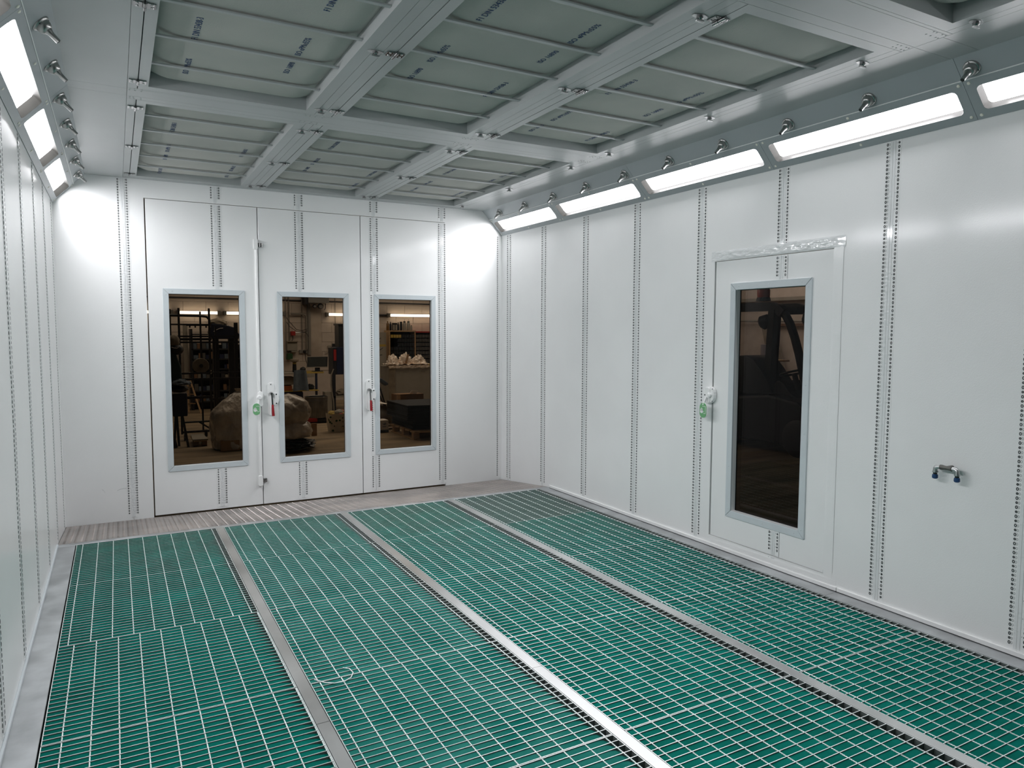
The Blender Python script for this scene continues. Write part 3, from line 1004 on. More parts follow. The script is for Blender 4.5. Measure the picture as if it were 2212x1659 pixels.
FIX = [0.012 - 1.1945 * k for k in range(7)]
for n, T, lab, sname in ((11, TCL, 'sloped pale grey cove along the top of the left wall', 'left'), (12, TCR, 'sloped pale grey cove along the top of the right wall', 'right')):
    t = struct('trim_%d' % n, lab, 'cove')
    for y1, y0 in zip(FIX[::2], FIX[2::2]):
        obj('cove_plate', MB().box(max(y0, FRONT) + EPS, 0.216, -0.004, min(y1, 0) - EPS, LS, 0.0, T), 'cove', t)
    obj('cove_lip', MB().box(FRONT, 0.2125, -0.004, 0, 0.2165, 0.0055, T), 'white', t, bevel=0.0012, segs=1)
    obj('cove_backing', MB().box(FRONT, -0.03, -0.062, 0, LS + 0.04, -0.056, T), 'cove', t)
    obj('blank_plate', MB().box(FIX[-1] + EPS, 0.002, -0.004, FIX[5] - EPS, 0.2115, 0.0, T), 'cove', t)
    for k in range(5):
        y1, y0 = min(FIX[k], -0.001), FIX[k + 1]
        lab2 = 'lit rectangular LED panel in the %s cove, %s' % (sname, ['at the back wall', 'second from the back wall', 'third from the back wall', 'fourth from the back wall', 'fifth from the back wall'][k])
        f = thing('light_panel', lab2, 'light', T((y0 + y1) / 2, 0.1, 0), 'LED panels in the ' + sname + ' cove')
        a0, a1, b0, b1 = y0 + EPS, y1 - EPS, 0.002, 0.2115
        i0, i1, j0, j1 = a0 + 0.044, a1 - 0.044, 0.046, 0.172
        inn = rrect(i0, j0, i1, j1, 0.022, 5)
        obj('housing', MB().ring(rrect_out(a0, b0, a1, b1, 5), inn, -0.004, 0.003, T), 'cove', f)
        in2 = rrect(i0 + 0.003, j0 + 0.003, i1 - 0.003, j1 - 0.003, 0.020, 5)
        rim = MB()
        rim.add([T(a, b, 0.0035) for a, b in inn] + [T(a, b, -0.044) for a, b in in2], [(i, (i + 1) % len(inn), len(inn) + (i + 1) % len(inn), len(inn) + i) for i in range(len(inn))])
        obj('lens_rim', rim, 'rim', f, smooth=True)
        obj('diffuser', MB().add([T(a, b, -0.043) for a, b in in2], [tuple(range(len(in2)))]), 'diffuser', f)
        ld = bpy.data.lights.new('led_strip', 'AREA')
        ld.shape, ld.size, ld.size_y = 'RECTANGLE', i1 - i0 - 0.16, j1 - j0 - 0.03
        ld.energy, ld.spread, ld.color = PANEL_WATTS, math.radians(130), (0.975, 0.965, 1.0)
        lo = bpy.data.objects.new('led_strip', ld)
        C.objects.link(lo)
        nn = (Vector(T(0, 0, 1)) - Vector(T(0, 0, 0))).normalized()
        ux = Vector((0, 1, 0))
        uy = (-nn).cross(ux)
        mw = Matrix(((ux.x, uy.x, -nn.x), (ux.y, uy.y, -nn.y), (ux.z, uy.z, -nn.z))).to_4x4()
        mw.translation = Vector(T((i0 + i1) / 2, (j0 + j1) / 2, -0.038))
        lo.parent = f
        lo.matrix_parent_inverse = Matrix.Translation(-Vector(f.location))
        lo.matrix_basis = mw
        mid = (y0 + y1) / 2
        for u, s_ in ((a0 + 0.022, 0.024), (a0 + 0.022, 0.195), (a1 - 0.022, 0.024), (a1 - 0.022, 0.195), (mid, 0.024), (mid, 0.195)):
            nn = Vector(T(0, 0, 1)) - Vector(T(0, 0, 0))
            obj('screw_cap', MB().lathe([(0.0080, 0), (0.0072, 0.0025), (0.0035, 0.0045)], T(u, s_, 0.003), nn, 10), 'cream', f, smooth=True)


def nozzle(T, y, s, label, aim):
    base = Vector(T(y, s, 0))
    nn = (Vector(T(0, 0, 1)) - Vector(T(0, 0, 0))).normalized()
    z = thing('air_nozzle', label, 'nozzle', base)
    obj('flange', MB().lathe([(0.037, 0), (0.037, 0.004), (0.033, 0.008), (0.028, 0.009), (0.028, 0.0085)], base, nn, 24), 'nozzle', z, smooth=True, angle=0.9)
    obj('ball_cup', MB().lathe([(0.0285, 0.007), (0.0290, 0.014), (0.0275, 0.023), (0.0235, 0.031), (0.0185, 0.036), (0.0170, 0.036)], base, nn, 24), 'nozzle', z, smooth=True, angle=0.9)
    ax = (nn + Vector(aim)).normalized()
    b2 = base + nn * 0.024
    obj('spout', MB().lathe([(0.0168, 0), (0.0165, 0.012), (0.0125, 0.022), (0.0108, 0.030), (0.0100, 0.060), (0.0092, 0.060), (0.0088, 0.048)], b2, ax, 18), 'nozzle', z, smooth=True, angle=0.6)
    obj('spout_mouth', MB().lathe([(0.0090, 0), (0.0090, 0.001)], b2 + ax * 0.0585, ax, 14), 'black', z)
    s_ = MB()
    u = nn.orthogonal().normalized()
    w = nn.cross(u)
    for k in range(3):
        t = 2 * math.pi * k / 3 + 0.4
        s_.lathe([(0.0030, 0), (0.0026, 0.002)], base + nn * 0.0085 + 0.0315 * (math.cos(t) * u + math.sin(t) * w), nn, 6)
    obj('flange_screw', s_, 'slot', z)


for k in range(10):
    nozzle(TCR, -0.300 - 0.5027 * k, 0.262, 'steel ball air nozzle on the right cove, %s from the back wall' % (['first'] + ORD[1:])[k], (0.0, 0.12, -0.12))
for k in range(8):
    nozzle(TCL, -0.262 - 0.5090 * k, 0.267, 'steel ball air nozzle on the left cove, %s from the back wall' % (['first'] + ORD[1:])[k], (0.0, 0.10, -0.05))

# ------------------------------------------------------------------ pipe coupling on the right wall
pf = thing('air_coupling', 'two galvanised elbows with blue push couplings on the right wall', 'pipe fitting', TR(-4.72, 0.82, 0))
PO = 0.045
nip = MB().tube([TR(-4.690, 0.829, PO), TR(-4.700, 0.829, PO), TR(-4.712, 0.829, PO), TR(-4.735, 0.829, PO), TR(-4.747, 0.829, PO)], 0.012, 14, rr=[0.0125, 0.013, 0.0105, 0.0105, 0.013])
nip.tube([TR(-4.722, 0.829, PO), TR(-4.722, 0.829, 0)], 0.010, 14)
obj('tee_body', nip, 'iron', pf, smooth=True)
for y, sgn in ((-4.668, 1), (-4.770, -1)):
    pts = [TR(y - sgn * 0.024, 0.829, PO), TR(y - sgn * 0.012, 0.829, PO), TR(y - sgn * 0.003, 0.826, PO), TR(y + sgn * 0.001, 0.819, PO), TR(y + sgn * 0.002, 0.810, PO), TR(y + sgn * 0.002, 0.800, PO)]
    obj('elbow', MB().tube(pts, 0.011, 14, rr=[0.010, 0.0105, 0.0115, 0.0115, 0.011, 0.011]), 'galv', pf, smooth=True, angle=1.2)
    obj('elbow_collar', MB().lathe([(0.0135, 0), (0.0140, 0.004), (0.0130, 0.007)], TR(y + sgn * 0.002, 0.806, PO), (0, 0, -1), 16), 'galv', pf, smooth=True)
    obj('thread_neck', MB().lathe([(0.0095, 0), (0.0095, 0.012)], TR(y + sgn * 0.002, 0.800, PO), (0, 0, -1), 14), 'black', pf)
    obj('blue_coupling', MB().lathe([(0.0095, 0), (0.0130, 0.002), (0.0138, 0.010), (0.0138, 0.018), (0.0100, 0.022)], TR(y + sgn * 0.002, 0.790, PO), (0, 0, -1), 10), 'blue', pf)

# ------------------------------------------------------------------ workshop beyond the glass
WF = 9.60
fw2 = struct('floor_workshop', 'dusty brown concrete floor of the workshop beyond the doors', 'floor', (0, 0, BD))
k = MB().box(-3.0, 0.065, BD - 0.1, W + 0.06, WF + 0.2, BD)
k.box(W + 0.06, FRONT, BD - 0.1, 14.6, WF + 0.2, BD)
obj('floor_slab', k, 'concrete', fw2)
far = struct('wall_far', 'painted blockwork wall of the workshop behind the doors', 'wall', (0, WF, BD))
obj('wall_core', MB().box(-3.0, WF + 0.012, BD, 14.6, WF + 0.2, 5.0), 'block', far)
blk = MB().box(-0.2175, 0.0, -0.105, 0.2175, 0.012, 0.105)
b0 = None
for r in range(9):
    for c in range(15):
        x, z = 0.98 + 0.44 * c + (0.22 if r % 2 else 0), 0.70 + 0.215 * r
        if b0 is None:
            b0 = obj('block', blk, 'block', far, local=True, bevel=0.002, segs=1)
            b0.location = (x, 0, z - BD)
        else:
            inst('block', b0, far, (x, 0, z - BD))
side = struct('wall_workshop_side', 'plain workshop wall behind the parked forklift', 'wall', (14.6, 0, BD))
obj('wall_core', MB().box(14.6, FRONT, BD, 14.8, WF + 0.2, 5.0), 'block', side)


def simple(name, label, cat, mb, m, group=None, **kw):
    return tag(obj(name, mb, m, None, **kw), label, cat, group)


# fluorescent battens along the far wall
tubes = [(0.75, 1.44), (1.56, 2.34), (2.46, 3.66), (4.62, 5.80), (6.07, 7.27)]
tlab = ['lit tube light at the left edge of the left window', 'lit tube light behind the pipe rack in the left window', 'lit tube light ending in the middle window beside the bent pipe',
        'lit tube light between the middle and right windows', 'long lit tube light above the bottles in the right window']
for (x0, x1), lab in zip(tubes, tlab):
    t = thing('tube_light', lab, 'light', ((x0 + x1) / 2, WF - 0.05, 1.86), 'tube lights on the far wall')
    obj('lit_tube', MB().tube([(x0 + 0.02, WF - 0.085, 1.86), (x1 - 0.02, WF - 0.085, 1.86)], 0.030, 12), 'tube', t, smooth=True)
    obj('spine', MB().box(x0, WF - 0.05, 1.835, x1, WF - 0.002, 1.885), 'cream', t)
    for x in (x0, x1):
        obj('end_cap', MB().box(x - 0.05, WF - 0.15, 1.815, x + 0.01, WF - 0.012, 1.905), 'grey', t, bevel=0.01)
simple('conduit', 'thin dark pipe along the top of the far block wall', 'pipe', MB().tube([(0.6, WF - 0.03, 2.17), (4.05, WF - 0.03, 2.16)], 0.016, 8).tube([(4.56, WF - 0.03, 2.155), (7.3, WF - 0.03, 2.14)], 0.016, 8), 'dark')
simple('conduit', 'short dark pipe joining the tube lights in the right window', 'pipe', MB().tube([(5.84, WF - 0.04, 1.86), (6.03, WF - 0.04, 1.86)], 0.018, 8), 'dark')
for x, lab in ((3.70, 'left of two upright pale pipes in the middle window'), (3.77, 'right of two upright pale pipes in the middle window')):
    simple('upright_pipe', lab, 'pipe', MB().tube([(x, WF - 0.03, 0.9), (x, WF - 0.03, 3.2)], 0.014, 8), 'trunk', smooth=True)
simple('bent_pipe', 'brown pipe bending down beside the trunking in the middle window', 'pipe', MB().tube([(3.80, WF - 0.08, 1.865), (4.06, WF - 0.08, 1.86), (4.11, WF - 0.08, 1.845), (4.135, WF - 0.08, 1.80), (4.135, WF - 0.08, 1.08)], 0.020, 10), 'trunk', smooth=True)
simple('thin_pipe', 'thin upright pipe running down to the twin sockets', 'pipe', MB().tube([(4.05, WF - 0.03, 1.06), (4.05, WF - 0.03, 3.0)], 0.010, 8), 'trunk')
simple('thin_pipe', 'thin upright pipe behind the tall black locker', 'pipe', MB().tube([(4.80, WF - 0.03, 1.5), (4.80, WF - 0.03, 3.0)], 0.010, 8), 'trunk')
simple('trunking', 'tall grey cable trunking left of the plaster patch', 'trunking', MB().box(4.185, WF - 0.07, 0.95, 4.235, WF, 3.0).box(4.165, WF - 0.05, 0.95, 4.185, WF, 3.0), 'trunk', bevel=0.003)
simple('plaster_pilaster', 'tall patch of bare mottled plaster in the middle window', 'plaster patch', MB().grid(lambda u, v: (4.245 + 0.245 * u + 0.012 * noise.noise(Vector((v * 9, u, 1))), WF - 0.014 - 0.006 * math.sin(math.pi * u), 0.7 + 1.32 * v), 6, 30), 'plaster', smooth=True, angle=2.5)
hb = thing('wall_heater', 'grey box with two round dials at the top of the middle window', 'box', (4.35, WF, 2.09))
obj('heater_case', MB().box(4.13, WF - 0.35, 2.105, 4.58, WF - 0.02, 2.34), 'grey', hb, bevel=0.006)
obj('side_case', MB().box(4.07, WF - 0.30, 2.07, 4.13, WF - 0.02, 2.34), 'dark', hb)
for x, r in ((4.29, 0.042), (4.42, 0.062)):
    obj('dial_case', MB().lathe([(r, 0), (r, 0.05), (r * 0.85, 0.06)], (x, WF - 0.20, 2.04), (0, -1, -0.15), 20), 'dark', hb, smooth=True)
    obj('dial_face', MB().lathe([(r * 0.72, 0), (r * 0.6, 0.004)], (x, WF - 0.26, 2.031), (0, -1, -0.15), 20), 'grey', hb)
obj('dangling_wire', MB().tube([(4.54, WF - 0.2, 2.10), (4.54, WF - 0.2, 2.00), (4.51, WF - 0.2, 1.95)], 0.008, 6), 'black', hb)
iso = thing('isolator', 'dark red isolator box with cables in the middle window', 'switch', (3.84, WF, 1.44))
obj('switch_case', MB().box(3.80, WF - 0.16, 1.385, 3.88, WF - 0.002, 1.48), 'redpaint', iso, bevel=0.006)
cb = MB()
for z0, z1, dx_ in ((1.90, 1.50, 0.0), (1.80, 1.46, 0.03)):
    cb.tube([(3.69, WF - 0.15, z0 - 0.12), (3.76, WF - 0.15, z0 - 0.22), (3.90, WF - 0.15, z1 + 0.02), (4.02 + dx_, WF - 0.15, z1 - 0.01), (4.14, WF - 0.15, z1 + 0.03)], 0.006, 6)
cb.tube([(4.02, WF - 0.15, 1.48), (4.12, WF - 0.15, 1.44), (4.16, WF - 0.15, 1.36)], 0.006, 6)
cb.tube([(3.82, WF - 0.15, 1.40), (3.82, WF - 0.15, 1.30), (3.80, WF - 0.15, 1.27)], 0.008, 6)
obj('loose_cable', cb, 'dark', iso)
obj('metal_bracket', MB().tube([(3.88, WF - 0.14, 1.45), (4.05, WF - 0.14, 1.45)], 0.012, 8), 'galv', iso)
pb = thing('wall_cabinet', 'small pale box on the wall left of the sockets', 'box', (3.82, WF, 1.15))
obj('cabinet_body', MB().box(3.71, WF - 0.10, 1.05, 3.93, WF - 0.01, 1.26), 'carton', pb, bevel=0.008)
obj('cabinet_lid', MB().box(3.705, WF - 0.15, 1.245, 3.935, WF - 0.01, 1.262), 'felt', pb)
obj('drip_tray', MB().box(3.79, WF - 0.16, 1.02, 3.92, WF - 0.01, 1.045), 'carton', pb)
sk = thing('twin_socket', 'dark twin sockets with a black plug in the middle window', 'socket', (4.1, WF, 1.03))
for x in (3.98, 4.08):
    obj('socket_plate', MB().box(x, WF - 0.04, 0.985, x + 0.08, WF - 0.01, 1.065), 'grey', sk, bevel=0.004)
obj('plug', MB().box(4.07, WF - 0.09, 1.00, 4.12, WF - 0.01, 1.05), 'black', sk, bevel=0.008)
obj('plug_cable', MB().tube([(4.10, WF - 0.08, 1.0), (4.105, WF - 0.08, 0.85), (4.09, WF - 0.3, 0.74)], 0.007, 6), 'black', sk)
sw = thing('wall_socket', 'single socket with a curled cable right of the plaster patch', 'socket', (4.65, WF, 1.12))
obj('socket_plate', MB().box(4.62, WF - 0.03, 1.09, 4.69, WF - 0.01, 1.16), 'carton', sw, bevel=0.004)
obj('socket_cable', MB().tube([(4.65, WF - 0.04, 1.09), (4.64, WF - 0.04, 1.02), (4.60, WF - 0.04, 0.985), (4.55, WF - 0.04, 0.99)], 0.008, 6), 'trunk', sw)
simple('black_box', 'small black box on the wall beside the red stripe', 'box', MB().box(4.72, WF - 0.08, 1.10, 4.80, WF - 0.01, 1.20), 'dark', bevel=0.006)

# bench with monitor, grinder, cloth (middle window)
bn = thing('workbench', 'cluttered pale workbench with a lower shelf in the middle window', 'bench', (3.55, 7.5, BD))
obj('bench_top', MB().box(3.05, 7.30, 0.66, 3.62, 7.85, 0.685), 'carton', bn, bevel=0.004)
obj('bench_end_top', MB().box(3.585, 7.45, 0.655, 3.985, 7.95, 0.685), 'yellow', bn, bevel=0.004)
obj('lower_shelf', MB().box(3.05, 7.40, 0.315, 3.87, 7.85, 0.335), 'yellow', bn)
for x in (3.09, 3.545, 3.84):
    obj('bench_leg', MB().box(x - 0.02, 7.46, BD, x + 0.02, 7.50, 0.655), 'navy', bn)
obj('bench_drawer', MB().box(3.05, 7.38, 0.12, 3.56, 7.8, 0.30), 'navy', bn, bevel=0.005)
mo = thing('monitor', 'black flat monitor on a pale stand, tilted, in the middle window', 'monitor', (3.88, 7.5, 0.685))
Tm = lambda a, b, n: (a, 7.50 - n + 0.18 * (b - 0.77), b)
obj('monitor_case', MB().prism([(3.665, 0.765), (4.075, 0.765), (4.095, 0.985), (3.685, 0.985)], -0.03, 0.0, Tm), 'carton', mo, bevel=0.004)
obj('bezel', MB().prism([(3.672, 0.785), (4.068, 0.785), (4.088, 0.978), (3.692, 0.978)], 0.0, 0.003, Tm), 'black', mo)
obj('screen', MB().prism([(3.70, 0.80), (4.04, 0.80), (4.058, 0.965), (3.715, 0.965)], 0.003, 0.0045, Tm), 'screen', mo)
obj('stand', MB().box(3.84, 7.53, 0.69, 3.93, 7.58, 0.78).box(3.79, 7.48, 0.685, 3.98, 7.64, 0.697), 'dark', mo)
gr = thing('bench_grinder', 'mushroom shaped tool with a yellow band on the bench', 'tool', (3.43, 7.5, 0.685))
obj('tool_head', MB().lathe([(0.03, 0), (0.075, 0.02), (0.085, 0.05), (0.08, 0.065), (0.02, 0.07)], (3.43, 7.5, 0.875), (0, 0, 1), 18), 'felt', gr, smooth=True)
obj('yellow_band', MB().lathe([(0.035, 0), (0.035, 0.03)], (3.43, 7.5, 0.845), (0, 0, 1), 14), 'yellow', gr)
obj('tool_body', MB().lathe([(0.04, 0), (0.035, 0.16)], (3.43, 7.5, 0.685), (0, 0, 1), 14), 'black', gr, smooth=True)
simple('desk_phone', 'small black lump on the bench left of the monitor', 'device', MB().blob((3.60, 7.55, 0.735), (0.055, 0.06, 0.05), 0.15, 2, 4, 3, flat=0.686), 'black', smooth=True)
simple('hanging_cloth', 'grey blue cloth draped over the bench edge in the middle window', 'cloth', MB().grid(lambda u, v: (3.36 + 0.02 * v + (0.13 + 0.17 * (1 - v)) * u + 0.10 * v * u - 0.02, 7.26 - 0.03 * math.sin(u * 9) - 0.02, 0.345 + 0.40 * v - 0.05 * (u - 0.5) ** 2), 18, 12), 'bluecloth', smooth=True, angle=2.5)
simple('orange_bin', 'orange tray on the lower bench shelf', 'tray', MB().box(3.20, 7.42, 0.336, 3.36, 7.7, 0.43), 'orange', bevel=0.006)
simple('pale_box', 'pale carton on the shelf above the orange tray', 'box', MB().box(3.21, 7.42, 0.45, 3.40, 7.7, 0.60).box(3.24, 7.5, 0.431, 3.37, 7.65, 0.45), 'carton', bevel=0.004)
simple('keyboard_box', 'small pale box hung below the yellow bench edge', 'box', MB().box(3.64, 7.42, 0.585, 3.79, 7.50, 0.654), 'carton', bevel=0.004)
simple('black_gloves', 'black crumpled gloves on the lower bench shelf', 'gloves', MB().blob((3.74, 7.55, 0.385), (0.075, 0.06, 0.055), 0.35, 3, 8, 3, flat=0.336), 'black', smooth=True)
lk2 = thing('tall_locker', 'tall black locker above the blue machine in the middle window', 'locker', (4.42, 7.6, 1.15))
obj('locker_body', MB().box(4.305, 7.5, 1.165, 4.56, 7.8, 1.60), 'bin', lk2, bevel=0.005)
obj('locker_cap', MB().box(4.29, 7.48, 1.60, 4.58, 7.82, 1.635), 'dark', lk2, bevel=0.005)
bm2 = thing('blue_machine', 'navy blue machine with a red stripe at the right of the middle window', 'machine', (4.35, 7.5, BD))
obj('machine_body', MB().box(4.245, 7.45, 0.62, 4.62, 7.9, 1.165), 'navy', bm2, bevel=0.008)
obj('red_stripe', MB().box(4.185, 7.44, 0.90, 4.235, 7.5, 1.12), 'redpaint', bm2)
obj('machine_edge', MB().box(4.17, 7.46, 0.62, 4.245, 7.8, 1.15), 'dark', bm2)
for x in (4.19, 4.58):
    obj('machine_leg', MB().box(x - 0.03, 7.46, BD, x + 0.03, 7.55, 0.62), 'dark', bm2)
obj('machine_shelf', MB().box(4.16, 7.46, 0.16, 4.62, 7.9, 0.19), 'carton', bm2)
simple('shelf_parts', 'grey lumps stored on the machine shelf', 'parts', MB().blob((4.40, 7.6, 0.245), (0.14, 0.1, 0.07), 0.3, 3, 2, 3, flat=0.191), 'felt', smooth=True)
simple('pale_hose', 'pale hose curving down beside the blue machine', 'hose', MB().tube([(4.16, 7.38, 0.74), (4.11, 7.38, 0.62), (4.10, 7.38, 0.45), (4.12, 7.38, 0.28), (4.15, 7.38, 0.10), (4.155, 7.38, BD + 0.01)], 0.012, 8), 'carton', smooth=True)
simple('pale_bin', 'pale upright carton behind the zinc bin', 'box', MB().box(3.99, 7.40, BD, 4.13, 7.6, 0.285), 'carton', bevel=0.005)
simple('green_board', 'dark green box at the left edge of the middle window', 'box', MB().box(3.70, WF - 0.2, 0.86, 3.80, WF - 0.01, 0.99), 'leafgreen')
simple('dark_post', 'dark slotted post at the left edge of the middle window', 'post', MB().box(3.30, 8.3, BD, 3.37, 8.36, 1.5), 'bin')
bi = thing('zinc_bin', 'round corrugated zinc bin on a red trolley', 'bin', (3.43, 5.75, -0.02))
bm3 = MB()
prof = []
n = 64
for h, r in ((0.0, 0.185), (0.29, 0.19), (0.292, 0.196), (0.302, 0.196), (0.304, 0.19), (0.322, 0.19), (0.324, 0.196), (0.334, 0.196), (0.336, 0.19), (0.36, 0.192)):
    prof.append((h, r))
for h, r in prof:
    for q in range(n):
        rr = r + (0.004 * math.cos(q * math.pi) if h < 0.28 else 0)
        bm3.v.append((3.43 + rr * math.cos(2 * math.pi * q / n), 5.80 + rr * math.sin(2 * math.pi * q / n), -0.01 + h))
for i in range(len(prof) - 1):
    for q in range(n):
        bm3.f.append((i * n + q, i * n + (q + 1) % n, (i + 1) * n + (q + 1) % n, (i + 1) * n + q))
bm3.f.append(tuple(range(n)))
obj('bin_body', bm3, 'steelbin', bi)
obj('bin_rim', MB().tube([(3.43 + 0.193 * math.cos(2 * math.pi * q / 32), 5.80 + 0.193 * math.sin(2 * math.pi * q / 32), 0.35) for q in range(33)], 0.006, 6), 'steelbin', bi)
obj('red_base', MB().box(3.22, 5.62, -0.075, 3.40, 5.95, -0.012), 'redpaint', bi, bevel=0.008)
obj('base_tray', MB().box(3.40, 5.62, -0.075, 3.64, 5.95, -0.03), 'dark', bi)
wh = MB()
for x in (3.26, 3.60):
    wh.lathe([(0.025, 0), (0.025, 0.03)], (x, 5.66, BD + 0.025), (1, 0, 0), 12)
obj('castor_wheel', wh, 'black', bi)['kind'] = 'stuff'
# printed carrier bag with yellow and red contents
fb = thing('carrier_bag', 'white printed carrier bag full of yellow and red waste', 'bag', (3.42, 4.45, BD))


def fbag(u, v):
    t = 2 * math.pi * u
    r = 1 + 0.06 * noise.noise(Vector((math.cos(t) * 2, math.sin(t) * 2, v * 3)))
    k_ = 0.80 + 0.20 * v
    return (3.425 + 0.17 * r * k_ * math.copysign(abs(math.cos(t)) ** 0.6, math.cos(t)), 4.45 + 0.12 * r * k_ * math.copysign(abs(math.sin(t)) ** 0.6, math.sin(t)), BD + 0.004 + 0.29 * v + (0.025 * noise.noise(Vector((math.cos(t) * 3, math.sin(t) * 3, 7))) if v > 0.9 else 0))


obj('bag_skin', MB().grid(fbag, 48, 14), 'flower', fb, smooth=True, angle=2.5)
for i, (x, y, z, r, m_) in enumerate(((3.34, 4.44, 0.19, 0.06, 'yellow'), (3.44, 4.42, 0.20, 0.07, 'carton'), (3.52, 4.46, 0.20, 0.06, 'orange'), (3.46, 4.38, 0.17, 0.05, 'redpaint'), (3.53, 4.36, 0.18, 0.045, 'yellow'))):
    obj('crumpled_wrapper', MB().blob((x, y, z), (r, r, r * 0.8), 0.35, 2.5, i + 1.0, 2), m_, fb)
rnd = random.Random(3)
for m_, n_, r0, r1, nm in (('leafgreen', 11, 0.008, 0.020, 'printed_leaf'), ('bin', 7, 0.007, 0.014, 'printed_berry'), ('yellow', 5, 0.008, 0.016, 'printed_petal')):
    fd = MB()
    for i in range(n_):
        t = math.radians(rnd.uniform(200, 335))
        v = rnd.uniform(0.08, 0.85)
        p = Vector(fbag((t / (2 * math.pi)) % 1, v))
        q = Vector(fbag((t / (2 * math.pi) + 0.004) % 1, v)) - p
        nrm = Vector((q.y, -q.x, 0)).normalized()
        if nrm.y > 0:
            nrm = -nrm
        r = rnd.uniform(r0, r1)
        fd.lathe([(r, 0), (r * 0.6, 0.003)], p + nrm * 0.002, nrm, 8)
    stuff(obj(nm, fd, m_, fb))
simple('brown_board', 'narrow brown board standing right of the plastic bag', 'board', MB().box(2.955, 4.16, BD, 3.035, 4.19, 0.09), 'board')

# big plastic bags and rubbish behind the middle window
bg = thing('plastic_bag', 'big milky plastic bag bulging in the middle window', 'bag', (2.42, 2.95, 0.1))
obj('bag_top', MB().blob((2.37, 3.02, 0.42), (0.30, 0.26, 0.22), 0.14, 2.2, 1.0, 4), 'plastic', bg, smooth=True, angle=2.5)
obj('bag_bottom', MB().blob((2.42, 3.02, 0.16), (0.265, 0.25, 0.17), 0.13, 2.2, 5.0, 4, flat=0.075), 'plastic', bg, smooth=True, angle=2.5)
rb = thing('rubbish_heap', 'heap of dark scrap under the milky bag in the middle window', 'rubbish', (2.4, 2.95, BD))
obj('scrap_core', MB().blob((2.40, 2.97, -0.02), (0.29, 0.26, 0.075), 0.4, 3.5, 9.0, 4, flat=BD), 'bin', rb)
rnd = random.Random(5)
for i in range(12):
    x, y = 2.17 + rnd.random() * 0.45, 2.68 + rnd.random() * 0.12
    a_ = rnd.uniform(-0.5, 0.5)
    obj('scrap_strip', MB().bar((x - 0.09 * math.cos(a_), y, -0.03 + rnd.uniform(-.04, .05)), (x + 0.09 * math.cos(a_), y + 0.05, -0.03 + rnd.uniform(-.04, .06)), 0.02, 0.006), rnd.choice(['bin', 'grey', 'felt', 'bin']), rb)
b1 = thing('plastic_bag', 'big milky plastic bag tied at the top in the left window', 'bag', (1.75, 3.55, BD))


def bag1(u, v):
    t = 2 * math.pi * u
    z = BD + 0.02 + 0.79 * v
    prof_ = [(0, 0.95), (0.25, 1.0), (0.50, 1.04), (0.62, 0.98), (0.80, 0.62), (0.90, 0.30), (0.95, 0.10), (1.0, 0.16)]
    for (v0, r0), (v1, r1) in zip(prof_, prof_[1:]):
        if v <= v1:
            q = r0 + (r1 - r0) * (v - v0) / (v1 - v0)
            break
    n_ = noise.noise(Vector((math.cos(t) * 2.2, math.sin(t) * 2.2, v * 4))) * 0.10 + noise.noise(Vector((math.cos(t) * 6, math.sin(t) * 6, v * 9))) * 0.035
    q *= 1 + n_
    return (1.80 + 0.32 * q * math.copysign(abs(math.cos(t)) ** 0.8, math.cos(t)) + 0.09 * max(0, v - 0.6), 3.52 + 0.25 * q * math.copysign(abs(math.sin(t)) ** 0.8, math.sin(t)), z)


obj('bag_skin', MB().grid(bag1, 72, 40), 'plastic', b1, smooth=True, angle=2.5)
obj('carton_inside', MB().box(1.565, 3.275, BD + 0.005, 1.80, 3.40, 0.045), 'board', b1, bevel=0.004)
obj('dark_piece', MB().prism([(1.62, 0.36), (1.70, 0.33), (1.76, 0.40), (1.71, 0.47)], -3.35, -3.345, lambda a, b, n: (a, -n, b)), 'bin', b1)
# pallet with a board on top
pl = thing('pallet', 'low pallet under a pale board on the left window floor', 'pallet', (1.5, 4.3, BD))
obj('top_board', MB().prism([(1.275, 3.86), (1.47, 3.86), (1.46, 4.40), (1.30, 4.42)], -0.015, 0.005, lambda a, b, n: (a, b, n)), 'carton', pl)
for i in range(2):
    obj('pallet_block', MB().box(1.285 + 0.105 * i, 3.88, BD, 1.355 + 0.105 * i, 3.95, -0.02), 'boarddark', pl)
for y in (3.87, 4.1, 4.3):
    obj('pallet_plank', MB().box(1.29, y, -0.03, 1.46, y + 0.09, -0.0155), 'wood', pl)
obj('bottom_plank', MB().box(1.285, 3.88, BD, 1.46, 3.95, BD + 0.014), 'wood', pl)

# tube rack
rk = thing('pipe_rack', 'tall black pipe rack on castors in the left window', 'rack', (1.5, 4.6, BD))
bars_ = [((1.10, 4.75, 1.40), (1.10, 4.75, 1.80), .020), ((1.195, 4.5, BD + 0.1), (1.195, 4.5, 1.80), .028), ((1.50, 4.75, BD + 0.1), (1.50, 4.75, 1.77), .024), ((1.595, 4.5, BD + 0.1), (1.595, 4.5, 1.79), .028),
         ((1.705, 4.75, 0.2), (1.705, 4.75, 1.55), .022), ((1.99, 4.75, BD), (1.99, 4.75, 1.61), .05)]
for p_, q_, w_ in bars_:
    obj('rack_post', MB().bar(p_, q_, w_), 'dark', rk)
for x0, x1, z, y, w_ in ((1.02, 1.60, 1.575, 4.5, .022), (1.02, 2.0, 1.405, 4.75, .024), (1.15, 1.62, 1.365, 4.5, .034), (1.10, 2.02, 1.322, 4.48, .026), (1.20, 2.0, 0.875, 4.5, .026), (1.20, 2.0, 0.79, 4.48, .03), (1.20, 1.62, 0.53, 4.5, .03), (1.2, 1.62, 0.50, 4.75, .03), (1.2, 1.62, 0.17, 4.5, .022), (1.2, 1.62, 0.03, 4.5, .03), (1.595, 2.0, 0.47, 4.75, .03)):
    obj('rack_rail', MB().bar((x0, y, z), (x1, y, z), w_), 'dark', rk)
